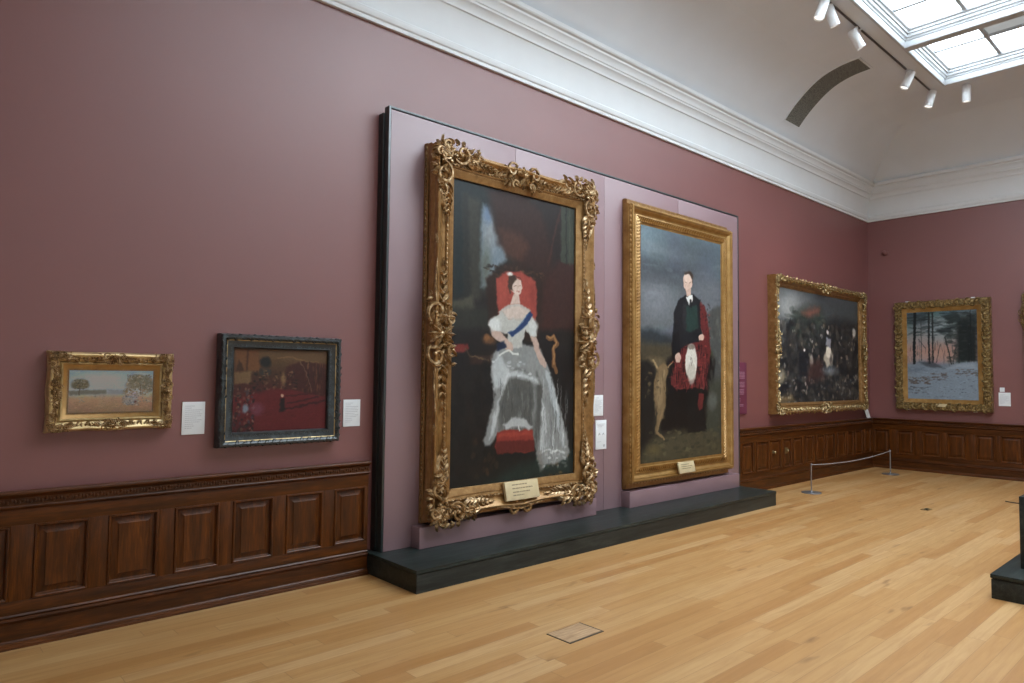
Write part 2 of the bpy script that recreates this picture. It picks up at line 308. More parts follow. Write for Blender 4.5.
PAINT = (
    '{"gown":{"W":1.645,"H":2.82,"seed":3,"rough":0.012,"ops":[["g",[[0.0,[30,32,32]],[0.846,[38,34,30]],[1.692,[24,19,18]],[2.397,[20,18,17]],[2.82,[24,26,24]]]],["p",[22,32,33],0.06,1'
    ',[[-0.012,0.004],[0.413,0.004],[0.357,0.977],[0.022,1.129]]],["p",[52,50,42],0.03,1,[[0.109,0.123],[0.333,0.147],[0.348,1.105],[0.178,1.086]]],["p",[36,36,32],0.02,1,[[0.109,0.123]'
    ',[0.181,0.116],[0.226,1.082],[0.138,1.089]]],["p",[70,68,55],0.02,1,[[0.003,1.13],[0.257,1.064],[0.281,1.189],[0.007,1.283]]],["p",[40,40,34],0.03,1,[[-0.014,1.208],[0.638,1.116],['
    '0.558,1.359],[-0.009,1.385]]],["p",[108,122,132],0.025,1,[[0.363,0.175],[0.463,0.272],[0.54,0.44],[0.644,0.557],[0.669,0.686],[0.52,0.784],[0.461,0.968],[0.353,0.977],[0.336,0.404]'
    ']],["e",[135,140,142],0.05,0.8,[0.447,0.452],0.076,0.162,0],["e",[84,88,76],0.04,0.8,[0.406,0.78],0.058,0.192,0],["e",[92,116,150],0.03,0.7,[0.421,0.278],0.05,0.081,0],["p",[50,28,'
    '22],0.05,1,[[0.414,0.037],[0.828,-0.072],[1.163,0.111],[1.319,0.403],[1.332,0.892],[1.293,1.324],[1.052,1.335],[1.05,0.917],[0.85,0.733],[0.712,0.615],[0.569,0.534],[0.507,0.314]]]'
    ',["p",[80,46,30],0.04,0.7,[[0.564,0.371],[0.841,0.398],[0.983,0.515],[0.848,0.666],[0.668,0.653]]],["p",[34,24,22],0.06,1,[[0.828,-0.072],[1.616,0.002],[1.638,0.866],[1.378,0.748],'
    '[1.163,0.111]]],["p",[62,30,24],0.03,0.75,[[1.374,0.607],[1.657,0.539],[1.65,1.307],[1.172,1.33],[1.184,0.905]]],["p",[56,60,50],0.012,1,[[1.434,-0.039],[1.627,-0.007],[1.643,0.613'
    '],[1.435,0.6]]],["l",[34,38,34],0.02,0.006,1,[[1.511,-0.035],[1.517,0.609]]],["l",[84,84,66],0.012,0.006,0.6,[[1.563,-0.025],[1.574,0.613]]],["l",[66,34,26],0.03,0.006,0.8,[[1.421,'
    '0.069],[1.309,0.404],[1.251,0.656]]],["p",[44,26,18],0.02,1,[[0.408,0.884],[0.56,0.792],[0.683,0.716],[0.854,0.681],[1.056,0.724],[1.182,0.811],[1.157,1.076],[1.108,1.472],[0.454,1'
    '.372],[0.426,1.067]]],["s",[[86,56,30],[60,36,22],[30,20,16]],70,[0.396,0.738,1.183,0.843],0.05,0.03,0.7],["p",[150,56,42],0.012,1,[[0.538,0.872],[0.685,0.788],[0.857,0.765],[1.064'
    ',0.848],[1.096,1.015],[1.075,1.245],[0.574,1.273],[0.543,1.058]]],["p",[164,66,48],0.03,0.6,[[0.583,0.883],[0.707,0.818],[0.693,1.046],[0.579,1.148]]],["p",[128,42,30],0.02,0.6,[[0'
    '.984,0.894],[1.065,0.871],[1.062,1.116],[0.998,1.088]]],["e",[96,62,34],0.02,1,[0.457,1.464],0.073,0.049,0],["e",[128,84,44],0.012,1,[0.44,1.44],0.037,0.027,0],["l",[112,74,38],0.0'
    '5,0.006,1,[[1.236,1.418],[1.339,1.398],[1.388,1.456],[1.323,1.531],[1.347,1.697],[1.377,1.763]]],["l",[166,118,64],0.018,0.006,0.8,[[1.25,1.408],[1.339,1.391],[1.378,1.446],[1.323,'
    '1.518],[1.346,1.684]]],["p",[52,32,24],0.015,1,[[0.226,1.622],[0.542,1.615],[0.544,1.67],[0.229,1.711]]],["p",[116,38,32],0.01,1,[[-0.014,1.537],[0.198,1.516],[0.208,1.564],[0.165,'
    '1.592],[-0.004,1.603]]],["l",[110,88,56],0.015,0.006,0.8,[[0.165,1.565],[0.231,1.624],[0.455,1.654]]],["s",[[34,24,20],[30,30,28],[14,12,12]],60,[-0.024,1.636,0.463,2.699],0.12,0.2'
    ',0.5],["p",[26,42,38],0.05,1,[[0.887,2.663],[1.623,2.587],[1.63,2.837],[0.421,2.832]]],["s",[[92,64,34],[40,58,50],[30,44,40]],40,[0.934,2.577,1.63,2.837],0.07,0.03,0.7],["s",[[70,'
    '46,28],[40,26,18]],18,[0.276,2.413,0.602,2.746],0.05,0.09,0.6],["p",[132,134,132],0.015,1,[[0.573,1.537],[0.833,1.488],[1.123,1.504],[1.267,1.715],[1.353,1.93],[1.471,2.232],[1.565'
    ',2.471],[1.583,2.607],[1.459,2.699],[1.201,2.711],[1.121,2.64],[1.062,2.443],[1.033,2.377],[0.584,2.354],[0.486,2.471],[0.414,2.473],[0.404,2.406],[0.485,2.167],[0.545,1.984],[0.47'
    '5,1.8],[0.494,1.616]]],["p",[74,74,70],0.03,0.85,[[0.712,1.737],[0.928,1.75],[1.066,1.927],[1.055,2.346],[0.604,2.325],[0.578,2.139]]],["p",[72,72,68],0.02,0.9,[[1.084,1.765],[1.18'
    ',1.928],[1.187,2.189],[1.105,2.542],[1.056,2.378],[1.095,2.154]]],["p",[176,180,180],0.02,1,[[0.574,1.583],[0.677,1.706],[0.734,1.752],[0.884,1.767],[1.109,1.83],[1.119,1.876],[0.8'
    '86,1.824],[0.748,1.815],[0.613,1.924],[0.519,1.923],[0.496,1.708]]],["p",[192,196,196],0.012,0.8,[[0.704,1.752],[0.755,1.768],[0.596,2.047],[0.554,2.292],[0.476,2.41],[0.518,2.198]'
    ',[0.614,1.954]]],["p",[170,176,178],0.012,0.9,[[1.207,1.748],[1.273,1.764],[1.395,2.063],[1.511,2.468],[1.475,2.566],[1.36,2.195]]],["p",[182,186,186],0.015,0.8,[[1.169,2.026],[1.2'
    '38,2.191],[1.246,2.519],[1.184,2.58],[1.147,2.577]]],["l",[204,208,206],0.02,0.006,0.8,[[1.138,2.577],[1.266,2.553],[1.505,2.602]]],["s",[[178,182,182],[120,122,120],[100,100,98]],'
    '70,[1.09,1.992,1.556,2.672],0.015,0.16,0.5],["s",[[150,152,150],[116,116,112],[90,90,88]],50,[0.509,1.861,1.077,2.315],0.015,0.16,0.4],["s",[[60,60,58],[84,84,80]],40,[0.611,1.862,'
    '1.054,2.314],0.012,0.2,0.6],["s",[[196,200,200],[150,152,150]],26,[0.502,1.616,1.109,1.837],0.05,0.03,0.6],["s",[[70,70,68],[204,208,206]],34,[1.164,1.863,1.505,2.602],0.012,0.22,0'
    '.55],["s",[[208,210,206],[150,148,142]],24,[1.137,2.528,1.557,2.74],0.05,0.03,0.6],["p",[120,116,110],0.015,0.8,[[1.106,2.562],[1.173,2.547],[1.202,2.744],[1.156,2.756]]],["p",[176'
    ',168,158],0.008,1,[[0.686,1.11],[0.857,1.091],[1.0,1.152],[1.002,1.217],[0.827,1.275],[0.614,1.233],[0.563,1.196]]],["p",[196,176,162],0.008,1,[[0.613,1.177],[0.737,1.131],[0.867,1'
    '.123],[0.992,1.169],[0.891,1.23],[0.698,1.241]]],["p",[178,176,168],0.008,1,[[0.5,1.262],[0.613,1.193],[0.698,1.251],[0.827,1.259],[1.001,1.185],[1.075,1.262],[1.097,1.391],[1.007,'
    '1.411],[0.938,1.333],[0.878,1.528],[0.698,1.533],[0.694,1.408],[0.598,1.381],[0.479,1.377],[0.445,1.326]]],["e",[204,206,202],0.02,1,[0.526,1.322],0.074,0.074,0],["e",[190,192,188]'
    ',0.02,1,[1.041,1.319],0.063,0.077,0],["p",[188,158,142],0.006,1,[[0.487,1.376],[0.602,1.377],[0.756,1.49],[0.766,1.547],[0.708,1.58],[0.655,1.519],[0.505,1.431]]],["p",[184,154,138'
    '],0.006,1,[[0.998,1.405],[1.088,1.395],[1.156,1.569],[1.233,1.659],[1.216,1.718],[1.141,1.693],[1.079,1.571]]],["p",[26,52,96],0.008,1,[[0.991,1.159],[1.028,1.19],[0.959,1.29],[0.7'
    '46,1.421],[0.694,1.398],[0.893,1.271]]],["l",[56,92,140],0.012,0.006,0.7,[[0.974,1.193],[0.828,1.316]]],["p",[20,34,62],0.01,1,[[0.556,1.497],[0.654,1.463],[0.689,1.524],[0.557,1.5'
    '65]]],["l",[206,208,200],0.02,0.006,1,[[0.592,1.608],[0.707,1.561],[0.828,1.596]]],["p",[196,168,152],0.005,1,[[0.76,1.003],[0.828,0.998],[0.857,1.091],[0.72,1.107]]],["e",[206,180'
    ',164],0.006,1,[0.8,0.923],0.074,0.083,0],["e",[62,42,32],0.008,1,[0.748,0.89],0.064,0.076,0],["e",[206,180,164],0.006,1,[0.813,0.929],0.057,0.076,0],["l",[70,48,36],0.014,0.006,1,['
    '[0.721,0.861],[0.706,0.932],[0.725,0.993]]],["l",[60,42,34],0.008,0.006,1,[[0.78,0.823],[0.85,0.829],[0.877,0.878]]],["e",[216,214,206],0.008,1,[0.72,0.81],0.038,0.019,0],["l",[84,'
    '60,50],0.006,0.006,0.9,[[0.779,0.919],[0.804,0.917]]],["l",[84,60,50],0.006,0.006,0.9,[[0.835,0.914],[0.856,0.912]]],["l",[176,136,120],0.006,0.006,0.8,[[0.822,0.921],[0.831,0.949]'
    ']],["l",[160,84,78],0.007,0.006,0.9,[[0.806,0.974],[0.841,0.971]]],["p",[134,40,28],0.008,1,[[0.579,2.339],[0.686,2.322],[1.032,2.339],[1.061,2.411],[1.065,2.54],[0.994,2.567],[0.5'
    '89,2.539],[0.559,2.476]]],["p",[84,26,22],0.01,0.85,[[0.566,2.433],[1.062,2.443],[1.065,2.559],[0.585,2.545]]],["p",[168,60,40],0.012,0.6,[[0.604,2.349],[1.024,2.351],[1.034,2.396]'
    ',[0.597,2.392]]],["p",[168,170,168],0.012,1,[[0.644,2.28],[0.768,2.213],[0.919,2.219],[1.041,2.313],[0.988,2.343],[0.855,2.289],[0.695,2.323]]],["l",[205,206,200],0.015,0.006,1,[[0'
    '.847,2.289],[0.865,2.331]]],["n",9,0.02,0.03,null]]},"kilt":{"W":1.81,"H":2.86,"seed":5,"rough":0.014,"ops":[["g",[[0.0,[86,104,112]],[0.572,[78,84,90]],[1.201,[92,96,100]],[1.43,['
    '70,72,72]],[1.573,[50,48,40]],[2.002,[34,30,26]],[2.86,[48,44,32]]]],["e",[108,130,140],0.12,0.8,[0.142,0.148],0.29,0.17,0],["e",[130,138,142],0.08,0.5,[0.385,0.26],0.403,0.058,0],'
    '["e",[66,72,78],0.15,0.6,[1.108,0.172],0.686,0.182,0],["e",[58,64,70],0.12,0.7,[0.588,0.528],0.746,0.106,0],["e",[112,116,122],0.12,0.8,[0.297,0.873],0.398,0.2,0],["e",[100,104,110'
    '],0.1,0.6,[1.452,0.753],0.412,0.311,0],["e",[74,78,84],0.08,0.5,[0.197,0.624],0.392,0.057,0],["s",[[96,104,110],[70,76,82],[120,126,130]],40,[0.001,0.083,1.808,0.981],0.3,0.05,0.25'
    '],["p",[40,46,50],0.05,1,[[-0.024,1.291],[0.177,1.241],[0.457,1.29],[0.674,1.331],[0.676,1.45],[-0.021,1.452]]],["p",[64,56,40],0.05,1,[[-0.022,1.411],[0.75,1.426],[0.753,1.618],[-'
    '0.018,1.692]]],["p",[96,82,56],0.03,0.8,[[0.115,1.609],[0.39,1.583],[0.679,1.661],[0.393,1.749],[0.116,1.711]]],["p",[24,22,20],0.03,1,[[-0.018,1.652],[0.149,1.629],[0.287,1.708],['
    '0.266,2.569],[-0.002,2.755]]],["p",[16,14,14],0.03,1,[[0.533,1.622],[0.751,1.49],[1.456,1.56],[1.69,1.554],[1.67,1.918],[1.471,2.544],[1.15,2.616],[0.405,2.535],[0.435,2.205]]],["p'
    '",[66,68,66],0.03,1,[[1.488,0.975],[1.654,0.874],[1.825,0.853],[1.838,1.689],[1.786,2.285],[1.588,2.053],[1.665,1.6],[1.493,1.334]]],["s",[[88,90,86],[50,52,50],[100,100,92]],40,[1'
    '.512,0.929,1.838,2.286],0.06,0.1,0.5],["p",[54,56,46],0.05,1,[[1.502,1.918],[1.814,1.827],[1.812,2.835],[1.312,2.846],[1.389,2.54]]],["e",[110,112,108],0.04,0.5,[1.589,2.144],0.118'
    ',0.112,0],["p",[66,60,42],0.06,1,[[0.266,2.569],[0.766,2.49],[1.471,2.544],[1.809,2.651],[1.815,3.018],[0.067,2.881],[0.064,2.719]]],["s",[[90,84,54],[50,48,34],[78,70,46],[38,36,2'
    '8]],120,[0.061,2.498,1.814,2.995],0.12,0.04,0.6],["e",[104,88,44],0.05,0.6,[0.268,2.712],0.097,0.05,0],["p",[112,90,58],0.015,1,[[0.322,1.708],[0.462,1.665],[0.592,1.696],[0.537,1.'
    '852],[0.51,1.998],[0.527,2.165],[0.458,2.33],[0.368,2.409],[0.32,2.51],[0.279,2.508],[0.345,2.285],[0.273,2.119],[0.27,1.914]]],["p",[140,116,80],0.012,0.6,[[0.38,1.831],[0.452,1.9'
    '14],[0.441,2.122],[0.358,2.244],[0.328,2.079]]],["s",[[84,66,42],[150,126,88],[96,78,50]],40,[0.294,1.717,0.558,2.334],0.03,0.09,0.55],["p",[16,14,14],0.02,0.8,[[0.538,1.915],[0.56'
    '3,1.705],[0.68,1.704],[0.691,2.423],[0.502,2.415]]],["l",[128,102,66],0.03,0.006,1,[[0.443,2.247],[0.32,2.51],[0.476,2.58]]],["l",[150,124,84],0.025,0.006,1,[[0.322,1.708],[0.251,1'
    '.627]]],["l",[140,112,74],0.02,0.006,1,[[0.57,1.705],[0.664,1.628]]],["s",[[120,100,66],[40,34,26]],30,[0.081,1.63,0.363,2.079],0.06,0.04,0.5],["p",[18,18,18],0.01,1,[[0.984,1.938]'
    ',[1.38,1.94],[1.333,2.094],[1.323,2.493],[1.438,2.542],[0.993,2.543]]],["p",[110,34,32],0.008,0.8,[[1.252,2.04],[1.381,2.051],[1.351,2.228],[1.272,2.27],[1.222,2.181]]],["p",[196,1'
    '60,140],0.008,1,[[1.282,1.908],[1.379,1.899],[1.364,1.984],[1.299,1.983]]],["p",[22,20,20],0.01,1,[[1.184,2.246],[1.368,2.25],[1.437,2.52],[1.188,2.509]]],["p",[92,30,30],0.01,1,[['
    '0.765,1.447],[1.053,1.36],[1.37,1.33],[1.554,1.467],[1.5,1.738],[1.38,1.984],[1.14,1.969],[0.743,1.992],[0.639,1.915],[0.709,1.661]]],["s",[[22,12,14],[130,46,44],[36,14,16]],150,['
    '0.646,1.43,1.503,1.985],0.022,0.12,0.8],["s",[[22,12,14],[120,44,40]],40,[0.646,1.43,1.503,1.985],0.2,0.016,0.6],["p",[92,30,30],0.01,1,[[1.249,0.814],[1.413,0.891],[1.499,1.154],['
    '1.554,1.467],[1.497,1.604],[1.37,1.339],[1.286,1.077]]],["s",[[40,16,18],[156,50,46],[28,18,20]],50,[1.266,0.857,1.556,1.602],0.05,0.03,0.5],["p",[24,26,30],0.008,1,[[0.786,0.849],'
    '[0.951,0.767],[1.169,0.75],[1.298,0.81],[1.302,1.076],[1.338,1.34],[1.053,1.394],[0.795,1.489],[0.767,1.566],[0.663,1.543],[0.659,1.281],[0.698,0.983]]],["p",[16,17,20],0.01,1,[[0.'
    '659,1.323],[0.791,1.233],[0.84,1.487],[0.767,1.575],[0.663,1.552]]],["p",[30,52,48],0.01,1,[[0.969,0.913],[1.219,0.882],[1.255,1.176],[1.051,1.242],[0.958,1.225]]],["p",[210,208,20'
    '2],0.005,1,[[0.967,0.8],[1.028,0.77],[1.122,0.762],[1.107,0.824],[1.046,0.916],[0.999,0.854]]],["p",[22,22,26],0.004,1,[[1.044,0.82],[1.083,0.818],[1.093,0.922],[1.031,0.926]]],["p'
    '",[44,44,48],0.012,0.6,[[0.892,0.884],[0.968,0.9],[0.958,1.225],[0.881,1.185]]],["e",[186,152,134],0.006,1,[0.782,1.583],0.067,0.06,0],["e",[190,156,138],0.006,1,[1.321,1.305],0.07'
    '3,0.045,0],["e",[196,190,178],0.01,1,[1.08,1.633],0.134,0.235,0],["e",[172,164,150],0.012,0.7,[1.083,1.786],0.094,0.13,0],["s",[[60,56,56],[150,140,130]],12,[1.009,1.526,1.152,1.69'
    '8],0.012,0.04,0.8],["e",[120,112,100],0.006,1,[1.077,1.437],0.079,0.035,0],["e",[196,164,146],0.005,1,[1.002,0.607],0.109,0.112,0],["e",[58,44,36],0.008,1,[1.024,0.5],0.101,0.044,0'
    '],["e",[204,176,158],0.006,1,[0.994,0.547],0.085,0.052,0],["l",[54,40,32],0.014,0.006,1,[[1.102,0.519],[1.112,0.614]]],["l",[76,54,44],0.01,0.006,0.8,[[0.935,0.699],[0.966,0.723],['
    '1.058,0.706]]],["l",[80,60,50],0.007,0.006,0.9,[[0.941,0.604],[0.979,0.6]]],["l",[80,60,50],0.007,0.006,0.9,[[1.026,0.596],[1.064,0.592]]],["p",[186,152,134],0.005,1,[[0.95,0.707],'
    '[1.074,0.687],[1.075,0.766],[0.982,0.782]]],["n",9,0.03,0.03,null]]},"crowd":{"W":3.22,"H":1.84,"seed":7,"rough":0.02,"ops":[["g",[[0.0,[58,64,66]],[0.552,[62,66,66]],[1.104,[40,42'
    ',42]],[1.84,[34,34,32]]]],["e",[140,142,142],0.2,0.9,[0.602,0.196],0.454,0.178,0],["e",[150,150,148],0.15,0.8,[0.364,0.378],0.255,0.165,0],["e",[84,88,90],0.2,0.8,[0.288,0.676],0.3'
    '18,0.22,0],["e",[52,56,60],0.2,0.8,[2.083,0.15],0.884,0.16,0],["p",[42,50,46],0.1,1,[[0.603,0.381],[1.015,0.242],[1.624,0.22],[1.791,0.486],[1.678,0.848],[0.938,0.95],[0.688,0.769]'
    ',[0.288,0.712],[0.524,0.516]]],["s",[[52,62,56],[36,42,40],[64,72,68]],90,[0.325,0.307,1.771,0.925],0.25,0.08,0.5],["p",[128,68,56],0.07,0.8,[[0.89,0.364],[1.185,0.269],[1.579,0.24'
    '3],[1.536,0.324],[1.187,0.395]]],["p",[26,27,30],0.12,1,[[0.447,0.891],[1.544,0.931],[1.81,0.485],[2.087,0.39],[3.235,0.41],[3.241,1.87],[0.061,1.818],[0.02,1.159]]],["s",[[24,25,2'
    '8],[40,40,42],[58,56,54],[20,22,26],[72,66,58]],500,[0.018,0.508,3.241,1.87],0.16,0.16,0.6],["s",[[168,156,142],[140,120,104],[112,108,108],[150,132,112]],90,[0.056,0.524,3.24,1.82'
    '7],0.06,0.07,0.6],["p",[150,140,124],0.03,1,[[1.745,1.005],[1.956,0.919],[2.099,1.036],[2.064,1.199],[1.84,1.243],[1.71,1.125]]],["e",[186,176,160],0.02,1,[1.91,0.98],0.112,0.105,0'
    '],["e",[60,54,54],0.03,0.8,[2.006,1.119],0.056,0.081,0],["e",[176,168,160],0.015,1,[1.886,0.641],0.046,0.036,0],["p",[120,120,130],0.02,1,[[1.813,0.724],[2.018,0.736],[2.002,0.897]'
    ',[1.798,0.884]]],["e",[180,172,160],0.02,0.8,[3.031,0.59],0.083,0.076,0],["e",[150,140,128],0.02,0.8,[1.239,1.135],0.069,0.101,0],["p",[22,24,30],0.03,1,[[0.772,1.031],[1.065,0.984'
    '],[1.07,1.408],[0.776,1.448]]],["e",[196,188,178],0.012,1,[0.955,0.972],0.034,0.023,0],["p",[62,34,32],0.08,0.7,[[1.196,1.174],[1.637,1.127],[1.751,1.444],[1.028,1.524]]],["e",[132'
    ',140,148],0.06,0.7,[1.962,1.302],0.208,0.056,0],["p",[132,120,96],0.06,0.8,[[-0.002,1.342],[0.213,1.303],[0.331,1.45],[0.06,1.597]]],["p",[118,96,60],0.05,0.8,[[-0.001,1.725],[0.45'
    '2,1.711],[0.614,1.819],[-0.0,1.824]]],["p",[20,22,28],0.04,1,[[0.022,1.615],[0.292,1.487],[0.411,1.561],[0.137,1.69]]],["s",[[120,122,128],[96,84,68],[52,50,44],[140,132,120]],110,'
    '[0.059,1.378,3.241,1.87],0.07,0.05,0.5],["n",8,0.05,0.04,null]]},"forest":{"W":1.135,"H":1.62,"seed":9,"rough":0.006,"ops":[["g",[[0.0,[84,104,112]],[0.292,[120,132,136]],[0.551,[1'
    '56,142,138]],[0.745,[176,132,118]],[0.891,[170,140,130]],[0.972,[120,130,142]],[1.215,[112,126,140]],[1.62,[116,132,146]]]],["e",[190,140,120],0.1,0.8,[0.532,0.752],0.185,0.076,0],'
    '["e",[150,160,164],0.1,0.7,[0.566,0.335],0.185,0.174,0],["s",[[40,52,52],[64,80,82],[30,40,40]],150,[0.002,0.015,1.131,0.446],0.14,0.03,0.5],["s",[[60,66,66],[84,84,86]],60,[0.001,'
    '0.504,0.807,0.959],0.02,0.12,0.45],["p",[26,34,34],0.04,1,[[0.814,0.199],[0.907,0.131],[1.136,0.066],[1.124,0.942],[1.019,0.932],[0.813,0.942]]],["s",[[40,48,46],[20,26,28],[60,66,'
    '64]],110,[0.661,0.039,1.125,0.925],0.1,0.05,0.55],["s",[[18,24,26]],16,[0.845,0.165,1.124,0.959],0.014,0.5,0.9],["p",[26,34,36],0.02,0.8,[[0.473,0.334],[0.721,0.302],[0.751,0.389],'
    '[0.566,0.412]]],["p",[30,40,40],0.02,0.8,[[0.568,0.09],[0.816,0.042],[0.906,0.166],[0.752,0.233]]],["p",[34,44,46],0.03,0.5,[[0.002,0.026],[0.35,0.022],[0.318,0.191],[0.008,0.239]]'
    '],["p",[40,50,50],0.02,0.7,[[0.627,0.458],[0.797,0.425],[0.811,0.511],[0.657,0.527]]],["l",[24,28,30],0.045,0.006,1,[[0.142,0.011],[0.121,0.575],[0.114,0.96]]],["l",[28,32,34],0.03'
    ',0.006,1,[[0.375,0.023],[0.366,0.542],[0.37,0.96]]],["l",[30,34,36],0.025,0.006,1,[[0.431,0.024],[0.429,0.942]]],["l",[56,60,60],0.014,0.006,0.8,[[0.239,0.119],[0.239,0.907]]],["l"'
    ',[50,54,54],0.012,0.006,0.8,[[0.549,0.613],[0.485,0.942]]],["l",[34,40,40],0.018,0.006,1,[[0.627,0.475],[0.686,0.753],[0.721,0.976]]],["l",[44,48,48],0.012,0.006,1,[[0.794,0.684],['
    '0.746,0.976]]],["l",[40,44,44],0.012,0.006,1,[[0.843,0.408],[0.843,0.959]]],["l",[30,36,36],0.014,0.006,1,[[0.982,0.167],[0.982,1.027]]],["l",[40,44,44],0.01,0.006,0.7,[[0.309,0.68'
    '1],[0.191,0.505]]],["p",[128,142,156],0.02,1,[[-0.006,0.977],[0.22,1.001],[0.469,1.035],[0.715,1.028],[0.898,0.952],[1.128,0.932],[1.131,1.619],[-0.001,1.637]]],["p",[150,162,174],'
    '0.03,0.8,[[0.653,1.056],[0.807,0.976],[1.049,0.959],[1.123,1.061],[0.897,1.045]]],["p",[96,108,124],0.04,0.6,[[0.0,1.03],[0.251,1.029],[0.313,1.098],[-0.0,1.134]]],["p",[60,64,72],'
    '0.02,0.7,[[0.189,0.932],[0.438,0.932],[0.622,1.056],[0.345,1.029]]],["s",[[92,70,58],[74,58,52],[100,84,72]],80,[0.015,1.204,0.374,1.339],0.05,0.025,0.6],["s",[[98,72,58],[84,64,56'
    ']],40,[0.391,1.132,0.651,1.268],0.05,0.02,0.6],["s",[[96,74,60],[80,64,58]],45,[0.79,1.069,1.121,1.197],0.05,0.02,0.6],["s",[[80,70,66],[70,76,86]],40,[0.015,1.395,0.342,1.528],0.0'
    '5,0.02,0.5],["s",[[150,166,180],[100,116,134],[84,96,112],[136,152,166]],160,[0.006,1.03,1.125,1.609],0.05,0.02,0.4],["s",[[72,80,92]],36,[0.56,1.2,1.117,1.568],0.03,0.014,0.6],["n'
    '",7,0.02,0.02,null]]},"field":{"W":0.5,"H":0.27,"seed":11,"rough":0.003,"ops":[["g",[[0.0,[118,146,184]],[0.068,[142,162,186]],[0.135,[158,168,182]],[0.162,[150,144,130]],[0.178,[1'
    '64,134,104]],[0.27,[140,108,74]]]],["e",[188,196,200],0.03,0.6,[0.196,0.048],0.099,0.025,0],["s",[[176,186,196],[150,164,182]],40,[-0.002,0.005,0.496,0.096],0.05,0.012,0.4],["p",[1'
    '04,104,92],0.006,1,[[-0.001,0.133],[0.091,0.124],[0.215,0.127],[0.216,0.152],[-0.0,0.159]]],["p",[128,136,142],0.008,1,[[0.221,0.121],[0.331,0.127],[0.333,0.158],[0.222,0.155]]],["'
    'e",[92,86,58],0.008,0.9,[0.064,0.085],0.048,0.031,0],["e",[84,78,52],0.006,0.8,[0.038,0.097],0.025,0.019,0],["e",[100,90,60],0.006,0.8,[0.093,0.097],0.023,0.019,0],["s",[[84,80,50]'
    ',[60,58,38],[120,100,64],[140,140,130]],90,[0.024,0.059,0.104,0.119],0.009,0.007,0.7],["l",[70,56,40],0.004,0.006,1,[[0.061,0.097],[0.06,0.157]]],["e",[112,106,80],0.008,0.85,[0.41'
    '8,0.072],0.076,0.047,0],["e",[104,98,76],0.008,0.8,[0.467,0.096],0.039,0.05,0],["e",[118,106,80],0.008,0.7,[0.375,0.097],0.046,0.032,0],["e",[100,94,70],0.006,0.7,[0.391,0.049],0.0'
    '45,0.028,0],["s",[[104,88,58],[84,80,58],[150,130,96],[96,92,74],[160,156,150]],190,[0.337,0.025,0.498,0.141],0.011,0.008,0.75],["l",[80,64,46],0.005,0.006,1,[[0.421,0.096],[0.426,'
    '0.159]]],["s",[[136,104,64],[108,90,58]],50,[0.314,0.119,0.469,0.161],0.014,0.01,0.7],["e",[136,138,142],0.006,0.7,[0.362,0.196],0.05,0.029,0],["s",[[120,126,136],[160,162,166],[84'
    ',88,96],[104,100,100]],110,[0.313,0.166,0.414,0.228],0.01,0.008,0.75],["s",[[150,142,132],[112,108,104],[170,160,148]],40,[0.412,0.165,0.5,0.209],0.01,0.008,0.7],["s",[[128,132,138'
    ']],12,[0.059,0.171,0.094,0.205],0.008,0.008,0.7],["s",[[92,84,76]],10,[0.146,0.157,0.278,0.18],0.004,0.006,0.8],["e",[92,52,44],0.003,1,[0.393,0.208],0.007,0.008,0],["s",[[176,146,'
    '104],[140,108,68],[160,132,92]],70,[0.0,0.181,0.496,0.267],0.03,0.006,0.4],["n",7,0.006,0.006,null]]},"hall":{"W":0.755,"H":0.635,"seed":13,"rough":0.006,"ops":[["g",[[0.0,[96,64,3'
    '0]],[0.095,[84,56,28]],[0.222,[64,36,22]],[0.318,[70,26,22]],[0.381,[92,16,20]],[0.635,[72,10,14]]]],["p",[104,62,26],0.008,1,[[0.018,0.015],[0.189,0.012],[0.197,0.171],[0.015,0.17'
    '3]]],["l",[64,36,18],0.012,0.006,1,[[0.104,0.013],[0.105,0.172]]],["p",[60,36,20],0.008,1,[[0.015,0.173],[0.041,0.078],[0.087,0.164]]],["p",[120,92,54],0.008,0.8,[[0.007,0.181],[0.'
    '136,0.172],[0.134,0.267],[0.01,0.27]]],["p",[96,68,36],0.01,0.8,[[0.197,0.011],[0.747,0.001],[0.748,0.099],[0.542,0.078],[0.34,0.073],[0.199,0.067]]],["l",[140,104,58],0.008,0.006,'
    '0.6,[[0.34,0.065],[0.457,0.055],[0.542,0.078],[0.679,0.092]]],["e",[26,26,26],0.012,1,[0.244,0.099],0.043,0.044,0],["p",[44,46,44],0.01,1,[[0.201,0.155],[0.284,0.154],[0.285,0.199]'
    ',[0.202,0.199]]],["p",[60,22,18],0.01,0.9,[[0.408,0.136],[0.542,0.086],[0.748,0.107],[0.752,0.376],[0.581,0.344],[0.411,0.297]]],["s",[[90,48,24],[40,20,16],[110,74,36]],60,[0.542,'
    '0.086,0.752,0.376],0.012,0.06,0.6],["l",[120,96,66],0.006,0.006,0.7,[[0.525,0.086],[0.578,0.183],[0.631,0.328]]],["s",[[120,88,52],[34,22,18],[64,34,24],[90,58,34],[20,18,18]],120,'
    '[0.128,0.156,0.513,0.32],0.022,0.02,0.7],["e",[140,108,64],0.012,0.8,[0.39,0.233],0.017,0.045,0],["p",[90,14,18],0.012,1,[[0.133,0.353],[0.329,0.305],[0.445,0.32],[0.752,0.384],[0.'
    '756,0.641],[0.158,0.634]]],["l",[60,12,16],0.01,0.006,1,[[0.413,0.368],[0.657,0.344]]],["l",[50,12,16],0.012,0.006,1,[[0.431,0.424],[0.683,0.376]]],["l",[46,10,14],0.014,0.006,1,[['
    '0.415,0.471],[0.752,0.405]]],["s",[[30,26,26],[110,80,60],[60,60,70],[120,90,76],[24,20,20]],110,[0.003,0.299,0.166,0.634],0.02,0.025,0.75],["e",[112,122,136],0.01,1,[0.096,0.462],'
